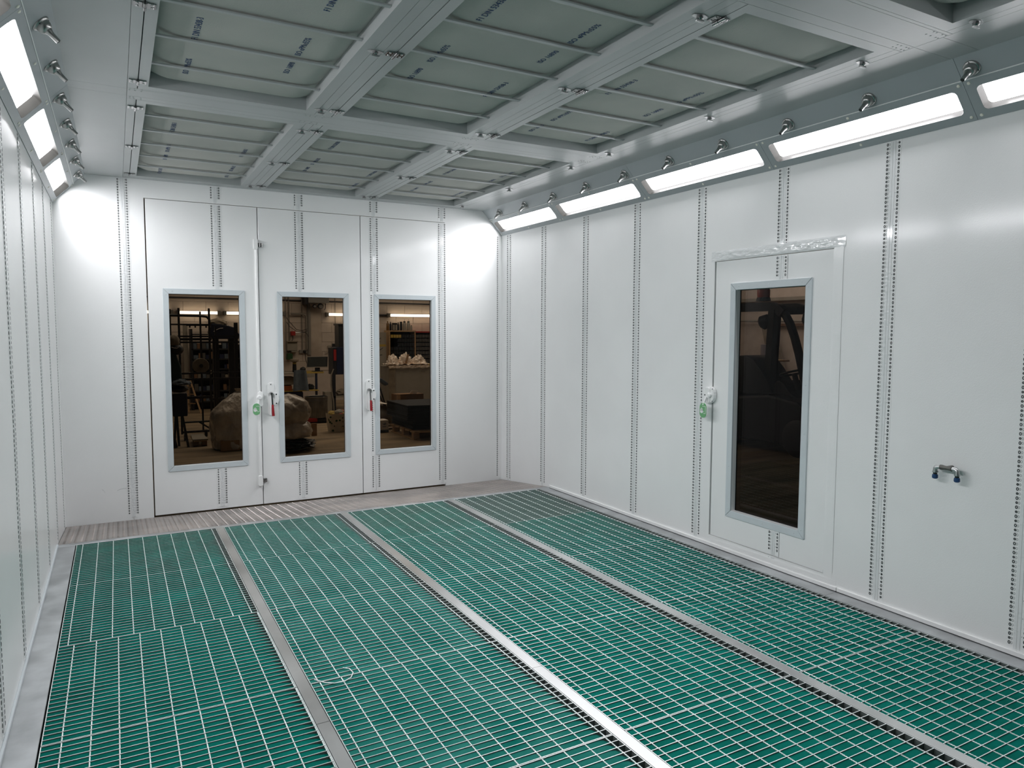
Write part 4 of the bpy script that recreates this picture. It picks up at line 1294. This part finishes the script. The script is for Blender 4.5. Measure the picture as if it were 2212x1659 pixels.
obj('top_rail', MB().tube([(1.02, 4.5, 1.705), (1.48, 4.5, 1.70), (1.56, 4.5, 1.69), (1.595, 4.5, 1.655), (1.60, 4.5, 1.60)], 0.018, 10), 'dark', rk, smooth=True)
for x in (1.195, 1.595):
    obj('post_cap', MB().box(x - 0.013, 4.485, 1.78, x + 0.013, 4.515, 1.81), 'dark', rk)
obj('brace', MB().bar((1.42, 4.5, 0.17), (1.60, 4.5, 0.04), 0.022), 'dark', rk)
pg = MB()
for i in range(4):
    pg.box(1.325 + 0.072 * i, 4.46, 1.53, 1.343 + 0.072 * i, 4.50, 1.565)
pg.box(1.29, 4.46, 1.555, 1.60, 4.50, 1.57)
obj('peg_rail', pg, 'dark', rk)['kind'] = 'stuff'
for x, y in ((1.24, 4.55), (1.545, 4.85)):
    obj('castor', MB().lathe([(0.055, -0.018), (0.055, 0.018)], (x, y, BD + 0.055), (1, 0, 0), 16), 'black', rk)
rl = thing('cable_reel', 'round pale cable reel hanging in the pipe rack', 'reel', (1.485, 4.6, 0.975))
obj('reel_flange', MB().lathe([(0.105, 0), (0.108, 0.006), (0.105, 0.012)], (1.487, 4.66, 0.975), (0, -1, 0), 32), 'felt', rl, smooth=True)
obj('reel_flange', MB().lathe([(0.105, 0), (0.108, 0.006), (0.105, 0.012)], (1.480, 4.73, 0.975), (0, -1, 0), 32), 'carton', rl, smooth=True)
obj('reel_core', MB().lathe([(0.055, 0), (0.055, 0.07)], (1.485, 4.725, 0.975), (0, -1, 0), 20), 'boarddark', rl)
obj('reel_hub', MB().lathe([(0.026, 0), (0.026, 0.02)], (1.487, 4.648, 0.975), (0, -1, 0), 16), 'black', rl)
for i, z in enumerate((0.905, 0.868)):
    simple('bolt_end', ['upper', 'lower'][i] + ' pale bolt head on the rack post below the reel', 'bolt', MB().lathe([(0.012, 0), (0.010, 0.012)], (1.60, 4.484, z), (0, -1, 0), 10), 'carton')
tp = thing('covered_machine', 'machine under a dark navy cover with white piping', 'covered machine', (1.88, 5.2, 1.3))
obj('cover_skirt', MB().prism([(1.70, 1.36), (1.66, 1.46), (1.70, 1.60), (1.80, 1.595), (1.96, 1.56), (2.02, 1.54), (2.10, 1.43), (2.09, 1.36)], -5.4, -5.15, lambda a, b, n: (a, -n, b)), 'tarp', tp, bevel=0.015)
obj('cover_top', MB().blob((1.80, 5.25, 1.60), (0.14, 0.10, 0.075), 0.25, 2.0, 3.0, 3), 'felt', tp, smooth=True)
obj('white_piping', MB().tube([(1.725, 5.14, 1.475), (1.77, 5.14, 1.505), (1.82, 5.14, 1.525), (1.86, 5.14, 1.528)], 0.004, 6), 'paper', tp)
obj('machine_post', MB().box(1.72, 5.25, BD, 1.80, 5.35, 1.40), 'dark', tp)
obj('machine_post', MB().box(1.95, 5.25, BD, 2.03, 5.35, 1.40), 'dark', tp)
# upholstered seat with a waste cloth
st_ = thing('upholstered_chair', 'dark upholstered seat back with white piping at the left window edge', 'seat', (1.10, 3.95, BD))
obj('head_rest', MB().blob((1.085, 3.95, 1.345), (0.075, 0.06, 0.085), 0.12, 2, 1, 3), 'felt', st_, smooth=True)
obj('shoulder', MB().blob((1.11, 3.95, 1.235), (0.095, 0.07, 0.075), 0.12, 2, 6, 3), 'black', st_, smooth=True)
obj('back_shell', MB().prism([(1.02, 1.22), (1.10, 1.20), (1.165, 1.00), (1.175, 0.84), (1.14, 0.74), (1.02, 0.74)], -4.05, -3.92, lambda a, b, n: (a, -n, b)), 'teal', st_, bevel=0.02)
obj('seat_pad', MB().blob((1.13, 3.92, 0.70), (0.12, 0.14, 0.05), 0.1, 2, 2, 3), 'black', st_, smooth=True)
obj('white_piping', MB().tube([(1.05, 3.872, 1.268), (1.08, 3.872, 1.255), (1.12, 3.872, 1.252), (1.14, 3.872, 1.268)], 0.003, 6), 'paper', st_)
obj('seat_base', MB().box(1.045, 3.85, 0.33, 1.225, 4.05, 0.64), 'navy', st_, bevel=0.015)
for p_, q_ in (((1.16, 3.9, 0.34), (1.225, 3.9, BD)), ((1.08, 3.9, 0.34), (1.05, 3.9, BD)), ((1.10, 4.05, 0.34), (1.12, 4.05, BD))):
    obj('seat_leg', MB().bar(p_, q_, 0.03), 'dark', st_)
obj('seat_wheel', MB().lathe([(0.055, -0.015), (0.055, 0.015)], (1.07, 3.93, BD + 0.055), (1, 0, 0.2), 16), 'black', st_)
simple('crumpled_cloth', 'grey and yellow crumpled cloth lying on the dark seat', 'cloth', MB().blob((1.15, 3.80, 0.775), (0.12, 0.09, 0.06), 0.3, 2.4, 11, 4, flat=0.765), 'bluecloth', smooth=True)
# shelving with small stock at the far wall, left window
sh = thing('stock_shelving', 'dark shelving full of small stock behind the pipe rack', 'shelving', (2.1, 9.0, BD))
for z in (1.40, 1.10, 0.90, 0.70, 0.50, 0.26, 0.05):
    obj('shelf_board', MB().box(1.72, 8.80, z, 2.72, 9.15, z + 0.025), 'bin', sh)
for x in (1.72, 2.2, 2.70):
    obj('shelf_upright', MB().box(x - 0.02, 8.80, BD, x + 0.02, 9.15, 1.52), 'dark', sh)
obj('shelf_back', MB().box(1.72, 9.15, BD, 2.72, 9.17, 1.2), 'bin', sh)
rnd = random.Random(11)
cols = {'bin': 'black', 'bingrey': 'dark grey', 'felt': 'pale grey', 'boarddark': 'brown', 'bluecloth': 'grey blue', 'navy': 'navy'}
words_z = ['top', 'upper', 'third', 'fourth', 'fifth', 'bottom']
for zi, z in enumerate((1.125, 0.925, 0.725, 0.525, 0.285, 0.075)):
    x, nb = 1.75, 0
    while x < 2.56:
        w_ = rnd.uniform(0.05, 0.10)
        if not (2.15 < x + w_ and x < 2.23):
            nb += 1
            cm = rnd.choice(list(cols))
            simple('stock_box', 'small %s stock box on the %s rack shelf, %s from the left' % (cols[cm], words_z[zi], (['first'] + ORD[1:])[nb - 1]), 'box', MB().box(x, 8.83, z + 0.001, x + w_ - 0.008, 9.0, z + rnd.uniform(0.07, 0.14)), cm, 'stock boxes on the ' + words_z[zi] + ' shelf')
        x += w_
simple('wall_post', 'pale timber post at the left of the far shelving', 'post', MB().box(1.58, 8.9, BD, 1.66, 9.0, 1.60), 'carton')
ld = thing('step_ladder', 'pale step ladder beside the timber post', 'ladder', (1.66, 8.3, BD))
obj('ladder_stile', MB().bar((1.60, 8.4, BD), (1.60, 8.5, 0.56), 0.03), 'wood', ld)
obj('ladder_stile', MB().bar((1.80, 8.2, BD), (1.63, 8.4, 0.56), 0.03), 'wood', ld)
for z in (0.08, 0.26, 0.40):
    obj('ladder_rung', MB().bar((1.60, 8.4, z), (1.72 - 0.12 * z, 8.3, z), 0.018), 'wood', ld)

# right window: shelf cabinet with bins and bottles
cbn = thing('bin_cabinet', 'shelf cabinet of small dark bins in the right window', 'cabinet', (6.5, 9.4, 0.7))
obj('cabinet_top', MB().box(5.96, 9.22, 1.475, 6.62, 9.58, 1.505), 'wood', cbn)
obj('cabinet_top', MB().box(6.60, 9.22, 1.455, 7.4, 9.58, 1.485), 'redpaint', cbn)
for x in (5.97, 6.60, 7.38):
    obj('cabinet_side', MB().box(x - 0.012, 9.22, 0.68, x + 0.012, 9.58, 1.475), 'wood', cbn)
obj('cabinet_back', MB().box(5.96, 9.56, 0.68, 7.4, 9.58, 1.475), 'bin', cbn)
obj('cabinet_foot', MB().box(5.96, 9.22, 0.66, 7.4, 9.58, 0.70), 'yellow', cbn)
obj('cabinet_base', MB().box(5.98, 9.26, BD, 7.38, 9.58, 0.66), 'felt', cbn)
bsrc = {}
NUM = ['one', 'two', 'three', 'four', 'five', 'six', 'seven', 'eight', 'nine']
for r in range(7):
    z = 1.335 - 0.098 * r
    for c in range(9):
        x = 6.005 + 0.066 * c
        if c < 3 and r in (1, 2):
            continue
        m_ = 'yellow' if (r == 0 and c < 4) else 'bin'
        q = MB().box(0, 0, 0, 0.054, 0.10, 0.07)
        q.box(0.008, -0.004, 0.052, 0.046, 0, 0.062)
        if m_ not in bsrc:
            bsrc[m_] = obj('storage_bin', q, m_, None, local=True)
            o = bsrc[m_]
        else:
            o = bpy.data.objects.new('storage_bin', bsrc[m_].data)
            C.objects.link(o)
        o.location = (x, 9.24, z)
        tag(o, 'small %s storage bin, left cabinet half, row %s, column %s' % ('yellow' if m_ == 'yellow' else 'dark', NUM[r], NUM[c]), 'bin', '%s bins of cabinet row %d' % (m_, r + 1))
    for c in range(9):
        x = 6.635 + 0.075 * c
        if 'bingrey' not in bsrc:
            bsrc['bingrey'] = obj('storage_bin', MB().box(0, 0, 0, 0.064, 0.10, 0.07).box(0.008, -0.004, 0.052, 0.056, 0, 0.062), 'bingrey', None, local=True)
            o = bsrc['bingrey']
        else:
            o = bpy.data.objects.new('storage_bin', bsrc['bingrey'].data)
            C.objects.link(o)
        o.location = (x, 9.24, z)
        tag(o, 'small grey storage bin, right cabinet half, row %s, column %s' % (NUM[r], NUM[c]), 'bin', 'grey bins of cabinet row %d' % (r + 1))


def bottle(x, r, h, m_, lab, cap='black', nk=0.4, z=1.505, handle=False):
    t = thing('bottle', lab, 'bottle', (x, 9.40, z), 'bottles on the bin cabinet')
    obj('bottle_body', MB().lathe([(r * 0.9, 0), (r, 0.01), (r, h * 0.68), (r * nk, h * 0.84), (r * nk, h * 0.9)], (x, 9.40, z), (0, 0, 1), 16), m_, t, smooth=True)
    obj('bottle_cap', MB().lathe([(r * nk * 1.15, 0), (r * nk * 1.1, h * 0.11)], (x, 9.40, z + h * 0.89), (0, 0, 1), 12), cap, t)
    if handle:
        obj('pump_tube', MB().tube([(x, 9.40, z + h), (x - 0.004, 9.40, z + h + 0.03), (x + 0.012, 9.40, z + h + 0.045)], 0.004, 6), 'carton', t)
    return t


bottle(5.985, 0.032, 0.215, 'bottle', 'brown bottle, leftmost on the bin cabinet', 'bottle')
bottle(6.055, 0.026, 0.20, 'black', 'slim black bottle right of the brown bottle')
bottle(6.245, 0.027, 0.19, 'black', 'black bottle left of the dark jar on the cabinet')
bottle(6.315, 0.030, 0.205, 'bin', 'dark straight jar left of the two pump bottles', nk=0.85)
bottle(6.400, 0.043, 0.215, 'clearbottle', 'left of the two pale pump bottles', nk=0.6, handle=True)
bottle(6.500, 0.043, 0.215, 'clearbottle', 'right of the two pale pump bottles', nk=0.6, handle=True)
bottle(6.575, 0.024, 0.12, 'clearbottle', 'small pale bottle right of the pump bottles', nk=0.6)
for i, x in enumerate((6.098, 6.158)):
    t = thing('square_tin', ['left', 'right'][i] + ' of two black tins with white labels on the cabinet', 'tin', (x, 9.4, 1.505))
    obj('tin_body', MB().box(x, 9.36, 1.505, x + 0.052, 9.42, 1.68), 'black', t, bevel=0.004)
    obj('tin_label', MB().box(x + 0.004, 9.356, 1.515, x + 0.048, 9.36, 1.64), 'carton', t)
fc = thing('wall_board', 'pale notice board with dark marks at the left of the right window', 'board', (5.82, 9.35, 0.5))
obj('board_sheet', MB().box(5.70, 9.33, 0.30, 5.925, 9.36, 1.46), 'carton', fc, bevel=0.003)
obj('board_band', MB().box(5.72, 9.325, 1.13, 5.91, 9.33, 1.18), 'yellow', fc)
for p_, q_ in (((5.75, 1.30), (5.79, 1.33)), ((5.75, 1.04), (5.84, 1.10)), ((5.76, 0.93), (5.82, 0.94)), ((5.745, 1.245), (5.78, 1.25))):
    obj('board_mark', MB().bar((p_[0], 9.326, p_[1]), (q_[0], 9.326, q_[1]), 0.006, 0.012), 'black', fc)
ct = thing('large_carton', 'large pale carton on end under crumpled plastic wrap in the right window', 'carton', (5.4, 6.7, BD))
obj('carton_body', MB().box(5.03, 6.52, BD, 5.86, 7.1, 0.80), 'carton', ct, bevel=0.006)
obj('corner_post', MB().box(5.00, 6.50, BD, 5.13, 6.52, 0.775), 'felt', ct)
pr_ = MB()
for x in (5.30, 5.33, 5.36, 5.39, 5.67, 5.70, 5.73):
    pr_.box(x, 6.517, 0.685, x + 0.016, 6.5195, 0.70)
stuff(obj('faint_print', pr_, 'felt', ct))
wr_ = thing('plastic_wrap', 'crumpled clear plastic on top of the large carton', 'plastic', (5.4, 6.7, 0.8))
for x, w_, h_, sd in ((5.13, 0.12, 0.20, 1.0), (5.38, 0.13, 0.21, 4.0), (5.66, 0.17, 0.17, 8.0)):
    obj('plastic_fold', MB().blob((x, 6.66, 0.82), (w_, 0.12, h_), 0.35, 2.4, sd, 4, flat=0.802), 'plasticlight', wr_, smooth=True)
obj('plastic_sheet', MB().grid(lambda u, v: (4.99 + 0.88 * u, 6.484 - 0.01 * math.sin(u * 25), 0.775 + 0.05 * v + 0.012 * noise.noise(Vector((u * 12, v * 4, 2)))), 40, 5).grid(lambda u, v: (4.99 + 0.88 * u, 6.49 + 0.4 * v, 0.845 + 0.03 * noise.noise(Vector((u * 12, v * 6, 5)))), 40, 12), 'plasticlight', wr_, smooth=True, angle=2.5)
obj('brown_strip', MB().grid(lambda u, v: (5.33 + 0.05 * u + 0.05 * v, 6.53, 0.84 + 0.19 * v + 0.01 * u), 2, 6), 'board', wr_)
bx = thing('open_carton', 'brown carton with one raised flap on the black mats', 'carton', (4.73, 4.7, 0.28))
obj('carton_body', MB().box(4.50, 4.68, BD, 4.98, 4.95, 0.425), 'boarddark', bx)
obj('carton_side', MB().prism([(4.50, 0.14), (4.56, 0.14), (4.56, 0.42), (4.50, 0.44)], -4.68, -4.665, lambda a, b, n: (a, -n, b)), 'board', bx)
obj('raised_flap', MB().prism([(4.735, 0.43), (4.86, 0.42), (4.895, 0.475), (4.775, 0.485)], -4.72, -4.715, lambda a, b, n: (a, -n, b)), 'paper', bx)
obj('top_flap', MB().prism([(4.50, 4.68), (4.80, 4.66), (4.80, 4.80), (4.52, 4.82)], 0.427, 0.432, lambda a, b, n: (a, b, n)), 'board', bx)
pk = thing('pallet', 'wooden pallet under the stack of black mats in the right window', 'pallet', (4.45, 3.6, BD))
Tp = lambda x, y: (4.25 + 0.80 * x - 0.55 * y * 0.2, 3.02 + 0.02 * x + y)
for i in range(5):
    y = 3.00 + 0.22 * i
    obj('deck_plank', MB().prism([(4.14 + 0.02, y), (4.95, y - 0.16), (4.95, y - 0.02), (4.14, y + 0.12)], 0.012, 0.034, lambda a, b, n: (a, b, n)), 'wood', pk)
for x, y in ((4.18, 3.08), (4.18, 3.50), (4.18, 3.92), (4.55, 3.00), (4.90, 2.93)):
    obj('pallet_block', MB().box(x, y, BD + 0.016, x + 0.09, y + 0.09, 0.012), 'wood', pk)
obj('bottom_plank', MB().box(4.17, 3.05, BD, 4.28, 4.05, BD + 0.016), 'wood', pk)
ms = random.Random(4)
for i in range(18):
    z = 0.036 + 0.0205 * i
    s0 = 0.10 if i < 7 else 0.0
    x0, y0 = 4.10 + s0 + ms.uniform(-.008, .008), 3.02 + s0 * 0.4 + ms.uniform(-.01, .01)
    simple('foam_mat', 'black foam mat in the pallet stack of the right window, %s from the bottom' % (['first'] + ORD[1:] + ['fourteenth', 'fifteenth', 'sixteenth', 'seventeenth', 'eighteenth'])[i], 'mat', MB().prism([(x0, y0 + 0.10), (x0 + 0.85, y0 - 0.06), (x0 + 0.85, y0 + 0.95), (x0, y0 + 1.02)], z, z + 0.0195, lambda a, b, n: (a, b, n)), 'rubbermat', 'black mats stacked on the pallet', bevel=0.003, segs=1)
ro = thing('rolled_sheet', 'curled grey sheet leaning on the black mats', 'sheet', (4.25, 4.45, BD))
obj('outer_curl', MB().grid(lambda u, v: (4.02 + 0.42 * u, 4.40 + 0.14 * math.cos(0.6 + 3.6 * v) + 0.05 * u, 0.17 - 0.10 * u + 0.15 * math.sin(0.6 + 3.6 * v)), 10, 24), 'felt', ro, smooth=True, angle=2.5)
obj('inner_curl', MB().grid(lambda u, v: (4.04 + 0.40 * u, 4.42 + 0.10 * math.cos(3.6 + 3.4 * v) + 0.05 * u, 0.17 - 0.10 * u + 0.105 * math.sin(3.6 + 3.4 * v)), 10, 24), 'boarddark', ro, smooth=True, angle=2.5)
obj('white_sheet', MB().grid(lambda u, v: (3.98 + 0.66 * u, 4.28 + 0.30 * v, 0.325 - 0.03 * u + 0.025 * noise.noise(Vector((u * 6, v * 5, 3))) + 0.012 * math.sin(9 * u)), 24, 10), 'paper', ro, smooth=True, angle=2.5)
cx_ = thing('small_carton', 'small white carton marked 16 on the right window floor', 'carton', (4.05, 4.1, BD))
obj('carton_body', MB().box(3.95, 4.0, BD, 4.115, 4.22, 0.095), 'paper', cx_, bevel=0.003)
obj('blue_foot', MB().box(3.948, 3.998, BD, 4.117, 4.02, -0.055), 'bluecloth', cx_)
tm, tw = text_curve('16', 0.085)
o = bpy.data.objects.new('printed_number', tm)
C.objects.link(o)
o.parent = cx_
o.matrix_local = Matrix(((0, -1, 0, 4.075 - 4.05), (0, 0, -1, 3.997 - 4.1), (1, 0, 0, -0.025 - BD), (0, 0, 0, 1)))
tr = thing('work_lamp', 'pale lamp head on dark crossed legs at the right window edge', 'lamp', (4.5, 5.5, BD))
obj('lamp_head', MB().prism([(4.44, 0.66), (4.50, 0.655), (4.62, 0.57), (4.63, 0.54), (4.57, 0.52), (4.47, 0.60)], -5.56, -5.46, lambda a, b, n: (a, -n, b)), 'bluecloth', tr, bevel=0.012)
for p_, q_ in (((4.46, 5.5, 0.55), (4.66, 5.5, BD)), ((4.44, 5.5, 0.42), (4.56, 5.5, 0.15)), ((4.46, 5.52, 0.55), (4.30, 5.7, BD))):
    obj('lamp_leg', MB().bar(p_, q_, 0.022), 'dark', tr)
simple('floor_bar', 'long pale bar lying on the floor behind the small carton', 'bar', MB().bar((4.15, 4.62, BD + 0.02), (4.75, 4.72, BD + 0.02), 0.03, 0.04), 'felt')
simple('stick', 'bent brown stick on the dusty floor of the right window', 'stick', MB().tube([(4.14, 4.3, BD + 0.01), (4.25, 4.33, BD + 0.012), (4.34, 4.33, BD + 0.02), (4.38, 4.36, BD + 0.03)], 0.008, 6), 'boarddark')

# forklift behind the side door
fk = thing('forklift', 'black forklift truck with an orange beacon behind the side door', 'forklift', (8.6, 0.3, BD))
obj('chassis', MB().prism([(1.35, 0.02), (1.35, 0.55), (1.0, 0.62), (0.45, 0.60), (-0.1, 0.66), (-0.55, 0.60), (-0.95, 0.35), (-0.95, 0.02)], 7.95, 9.0, lambda a, b, n: (n, a, b)), 'dark', fk, bevel=0.03)
obj('counterweight', MB().prism([(1.05, 0.05), (1.05, 0.72), (1.30, 0.70), (1.55, 0.55), (1.6, 0.2), (1.5, 0.05)], 7.9, 9.05, lambda a, b, n: (n, a, b)), 'bin', fk, bevel=0.04)
sb = MB().prism([(0.88, 0.60), (0.86, 0.95), (0.80, 1.07), (0.66, 1.155), (0.52, 1.165), (0.36, 1.11), (0.24, 0.99), (0.10, 0.82), (0.02, 0.66)], 8.15, 8.65, lambda a, b, n: (n, a, b))
obj('seat_back', sb, 'black', fk, bevel=0.03, smooth=True)
obj('dash_cowl', MB().prism([(0.10, 0.60), (0.06, 0.76), (0.0, 0.83), (-0.06, 0.84), (-0.12, 0.81), (-0.22, 0.70), (-0.34, 0.62), (-0.40, 0.4), (0.10, 0.4)], 8.2, 8.7, lambda a, b, n: (n, a, b)), 'black', fk, bevel=0.02)
obj('guard_roof', MB().tube([(8.3, 1.3, 1.84), (8.3, 0.5, 1.84), (8.3, 0.20, 1.84), (8.3, 0.06, 1.80), (8.3, -0.02, 1.74)], 0.085, 4), 'dark', fk)
obj('guard_roof', MB().tube([(8.95, 1.3, 1.86), (8.95, 0.3, 1.86), (8.95, 0.02, 1.78)], 0.06, 4), 'dark', fk)
obj('guard_cross_bar', MB().bar((8.3, 0.02, 1.775), (9.1, -0.55, 1.80), 0.10, 0.10), 'dark', fk)
obj('guard_cross_bar', MB().bar((8.3, 0.9, 1.86), (8.95, 0.9, 1.86), 0.06, 0.05), 'dark', fk)
obj('rear_pillar', MB().bar((8.3, 0.14, 1.80), (8.3, 0.20, 0.55), 0.15, 0.10), 'dark', fk)
fp = [(8.3, 0.05, 1.80), (8.3, -0.04, 1.72), (8.3, -0.12, 1.60), (8.3, -0.20, 1.42), (8.3, -0.27, 1.22), (8.3, -0.35, 0.95), (8.3, -0.45, 0.60)]
obj('front_pillar', MB().tube(fp, 0.055, 8), 'dark', fk, smooth=True)
bc = part_empty('beacon', fk)
obj('beacon_lens', MB().lathe([(0.082, 0), (0.085, 0.04), (0.085, 0.11), (0.075, 0.125), (0.02, 0.13)], (8.3, 0.345, 1.965), (0, 0, 1), 20), 'amber', bc, smooth=True)
obj('beacon_base', MB().lathe([(0.10, 0), (0.088, 0.05)], (8.3, 0.345, 1.92), (0, 0, 1), 20), 'dark', bc)
obj('work_light', MB().lathe([(0.09, 0), (0.10, 0.10), (0.07, 0.13)], (8.28, 0.22, 1.655), (-0.2, 0.7, -0.3), 18), 'black', fk, smooth=True)
obj('work_light', MB().blob((8.4, -0.36, 1.67), (0.11, 0.11, 0.11), 0.12, 2, 3, 3), 'black', fk, smooth=True)
obj('steering_wheel', MB().tube([(8.35 + 0.17 * math.cos(t), -0.17 + 0.18 * math.sin(t), 0.95 - 0.05 * math.sin(t)) for t in [2 * math.pi * i / 24 for i in range(25)]], 0.016, 8), 'black', fk, smooth=True)
obj('steering_column', MB().bar((8.35, -0.17, 0.94), (8.35, -0.30, 0.55), 0.05), 'black', fk)
for y, x in ((1.15, 8.0), (-0.6, 8.0), (1.15, 8.95), (-0.6, 8.95)):
    obj('wheel', MB().lathe([(0.20, -0.10), (0.24, -0.08), (0.24, 0.08), (0.20, 0.10)], (x, y, BD + 0.24), (1, 0, 0), 24), 'black', fk, smooth=True)
for x in (8.25, 8.85):
    obj('mast_rail', MB().box(x, -1.08, BD + 0.1, x + 0.08, -0.98, 1.9), 'dark', fk)
tm, tw = text_curve('330', 0.12)
o = bpy.data.objects.new('model_number', tm.copy())
C.objects.link(o)
o.data.materials.clear()
o.data.materials.append(M['grey'])
o.parent = fk
o.matrix_local = Matrix(((0, 0, -1, 7.94 - 8.6), (-1, 0, 0, 0.80 - 0.3), (0, 1, 0, 0.05 - BD), (0, 0, 0, 1)))
# things beyond the forklift
XR = 13.4
simple('lilac_drum', 'tall pale lilac drum behind the forklift', 'drum', MB().lathe([(0.147, 0), (0.147, 1.35)], (11.5, 3.05, BD), (0, 0, 1), 24), 'lilac', smooth=True)
wd = struct('window_1', 'bright narrow window seen past the forklift pillar', 'window', (14.58, 4.5, 1.2))
obj('window_pane', MB().box(14.57, 4.30, 1.02, 14.59, 4.62, 1.50), 'day', wd)
obj('window_frame', MB().box(14.55, 4.28, 1.0, 14.57, 4.64, 1.03).box(14.55, 4.28, 1.49, 14.57, 4.64, 1.52).box(14.55, 4.62, 1.0, 14.57, 4.64, 1.52).box(14.55, 4.28, 1.0, 14.57, 4.30, 1.52), 'carton', wd)
wd2 = struct('window_2', 'small low bright window beside the forklift pillar', 'window', (14.58, 4.8, 0.9))
obj('window_pane', MB().box(14.57, 4.68, 0.83, 14.59, 4.92, 0.98), 'day', wd2)
obj('window_post', MB().box(14.54, 4.74, 0.84, 14.57, 4.86, 1.0), 'felt', wd2)
simple('leaning_board', 'long pale board leaning on the wall behind the forklift', 'board', MB().bar((14.4, 5.25, BD), (14.4, 5.72, 1.66), 0.05, 0.22).bar((14.4, 5.05, 0.3), (14.4, 5.55, 1.66), 0.03, 0.14), 'felt')
simple('wall_rail', 'dark rail on the wall above the leaning board', 'rail', MB().box(14.5, 4.7, 1.64, 14.58, 5.75, 1.70), 'boarddark')
simple('wall_pipe', 'pale pipe crossing the wall behind the forklift', 'pipe', MB().tube([(14.5, 7.0, 1.78), (14.5, 4.0, 1.74)], 0.03, 8), 'carton')
simple('high_beam', 'pale horizontal beam high on the wall behind the beacon', 'beam', MB().box(14.45, 3.8, 2.25, 14.58, 7.2, 2.33), 'carton')
jar = thing('work_table', 'low table with bright jars beyond the forklift seat', 'table', (13.2, 5.5, BD))
obj('table_top', MB().box(12.9, 4.3, 0.83, 13.6, 6.3, 0.87), 'wood', jar)
for y in (4.4, 6.2):
    obj('table_leg', MB().box(12.95, y, BD, 13.03, y + 0.08, 0.83), 'wood', jar)
simple('bright_jar', 'bright metal jar on the table beyond the forklift', 'jar', MB().lathe([(0.07, 0), (0.07, 0.18), (0.045, 0.22), (0.045, 0.27)], (13.0, 5.28, 0.87), (0, 0, 1), 16), 'galv', smooth=True)
simple('amber_jar', 'amber jar on the table beyond the forklift', 'jar', MB().lathe([(0.05, 0), (0.05, 0.16)], (13.0, 5.50, 0.87), (0, 0, 1), 14), 'yellow', smooth=True)
for i in range(5):
    simple('timber_plank', 'pale timber plank stacked beyond the forklift, %s from the bottom' % (['first'] + ORD[1:])[i], 'plank', MB().box(12.2, 3.2, 0.02 + 0.09 * i, 12.5, 4.75 - 0.07 * i, 0.10 + 0.09 * i), 'wood', 'planks beyond the forklift')
simple('plank_bearer', 'timber bearer under the planks beyond the forklift', 'plank', MB().box(12.2, 3.4, BD, 12.5, 3.5, 0.02).box(12.2, 4.4, BD, 12.5, 4.5, 0.02), 'wood')
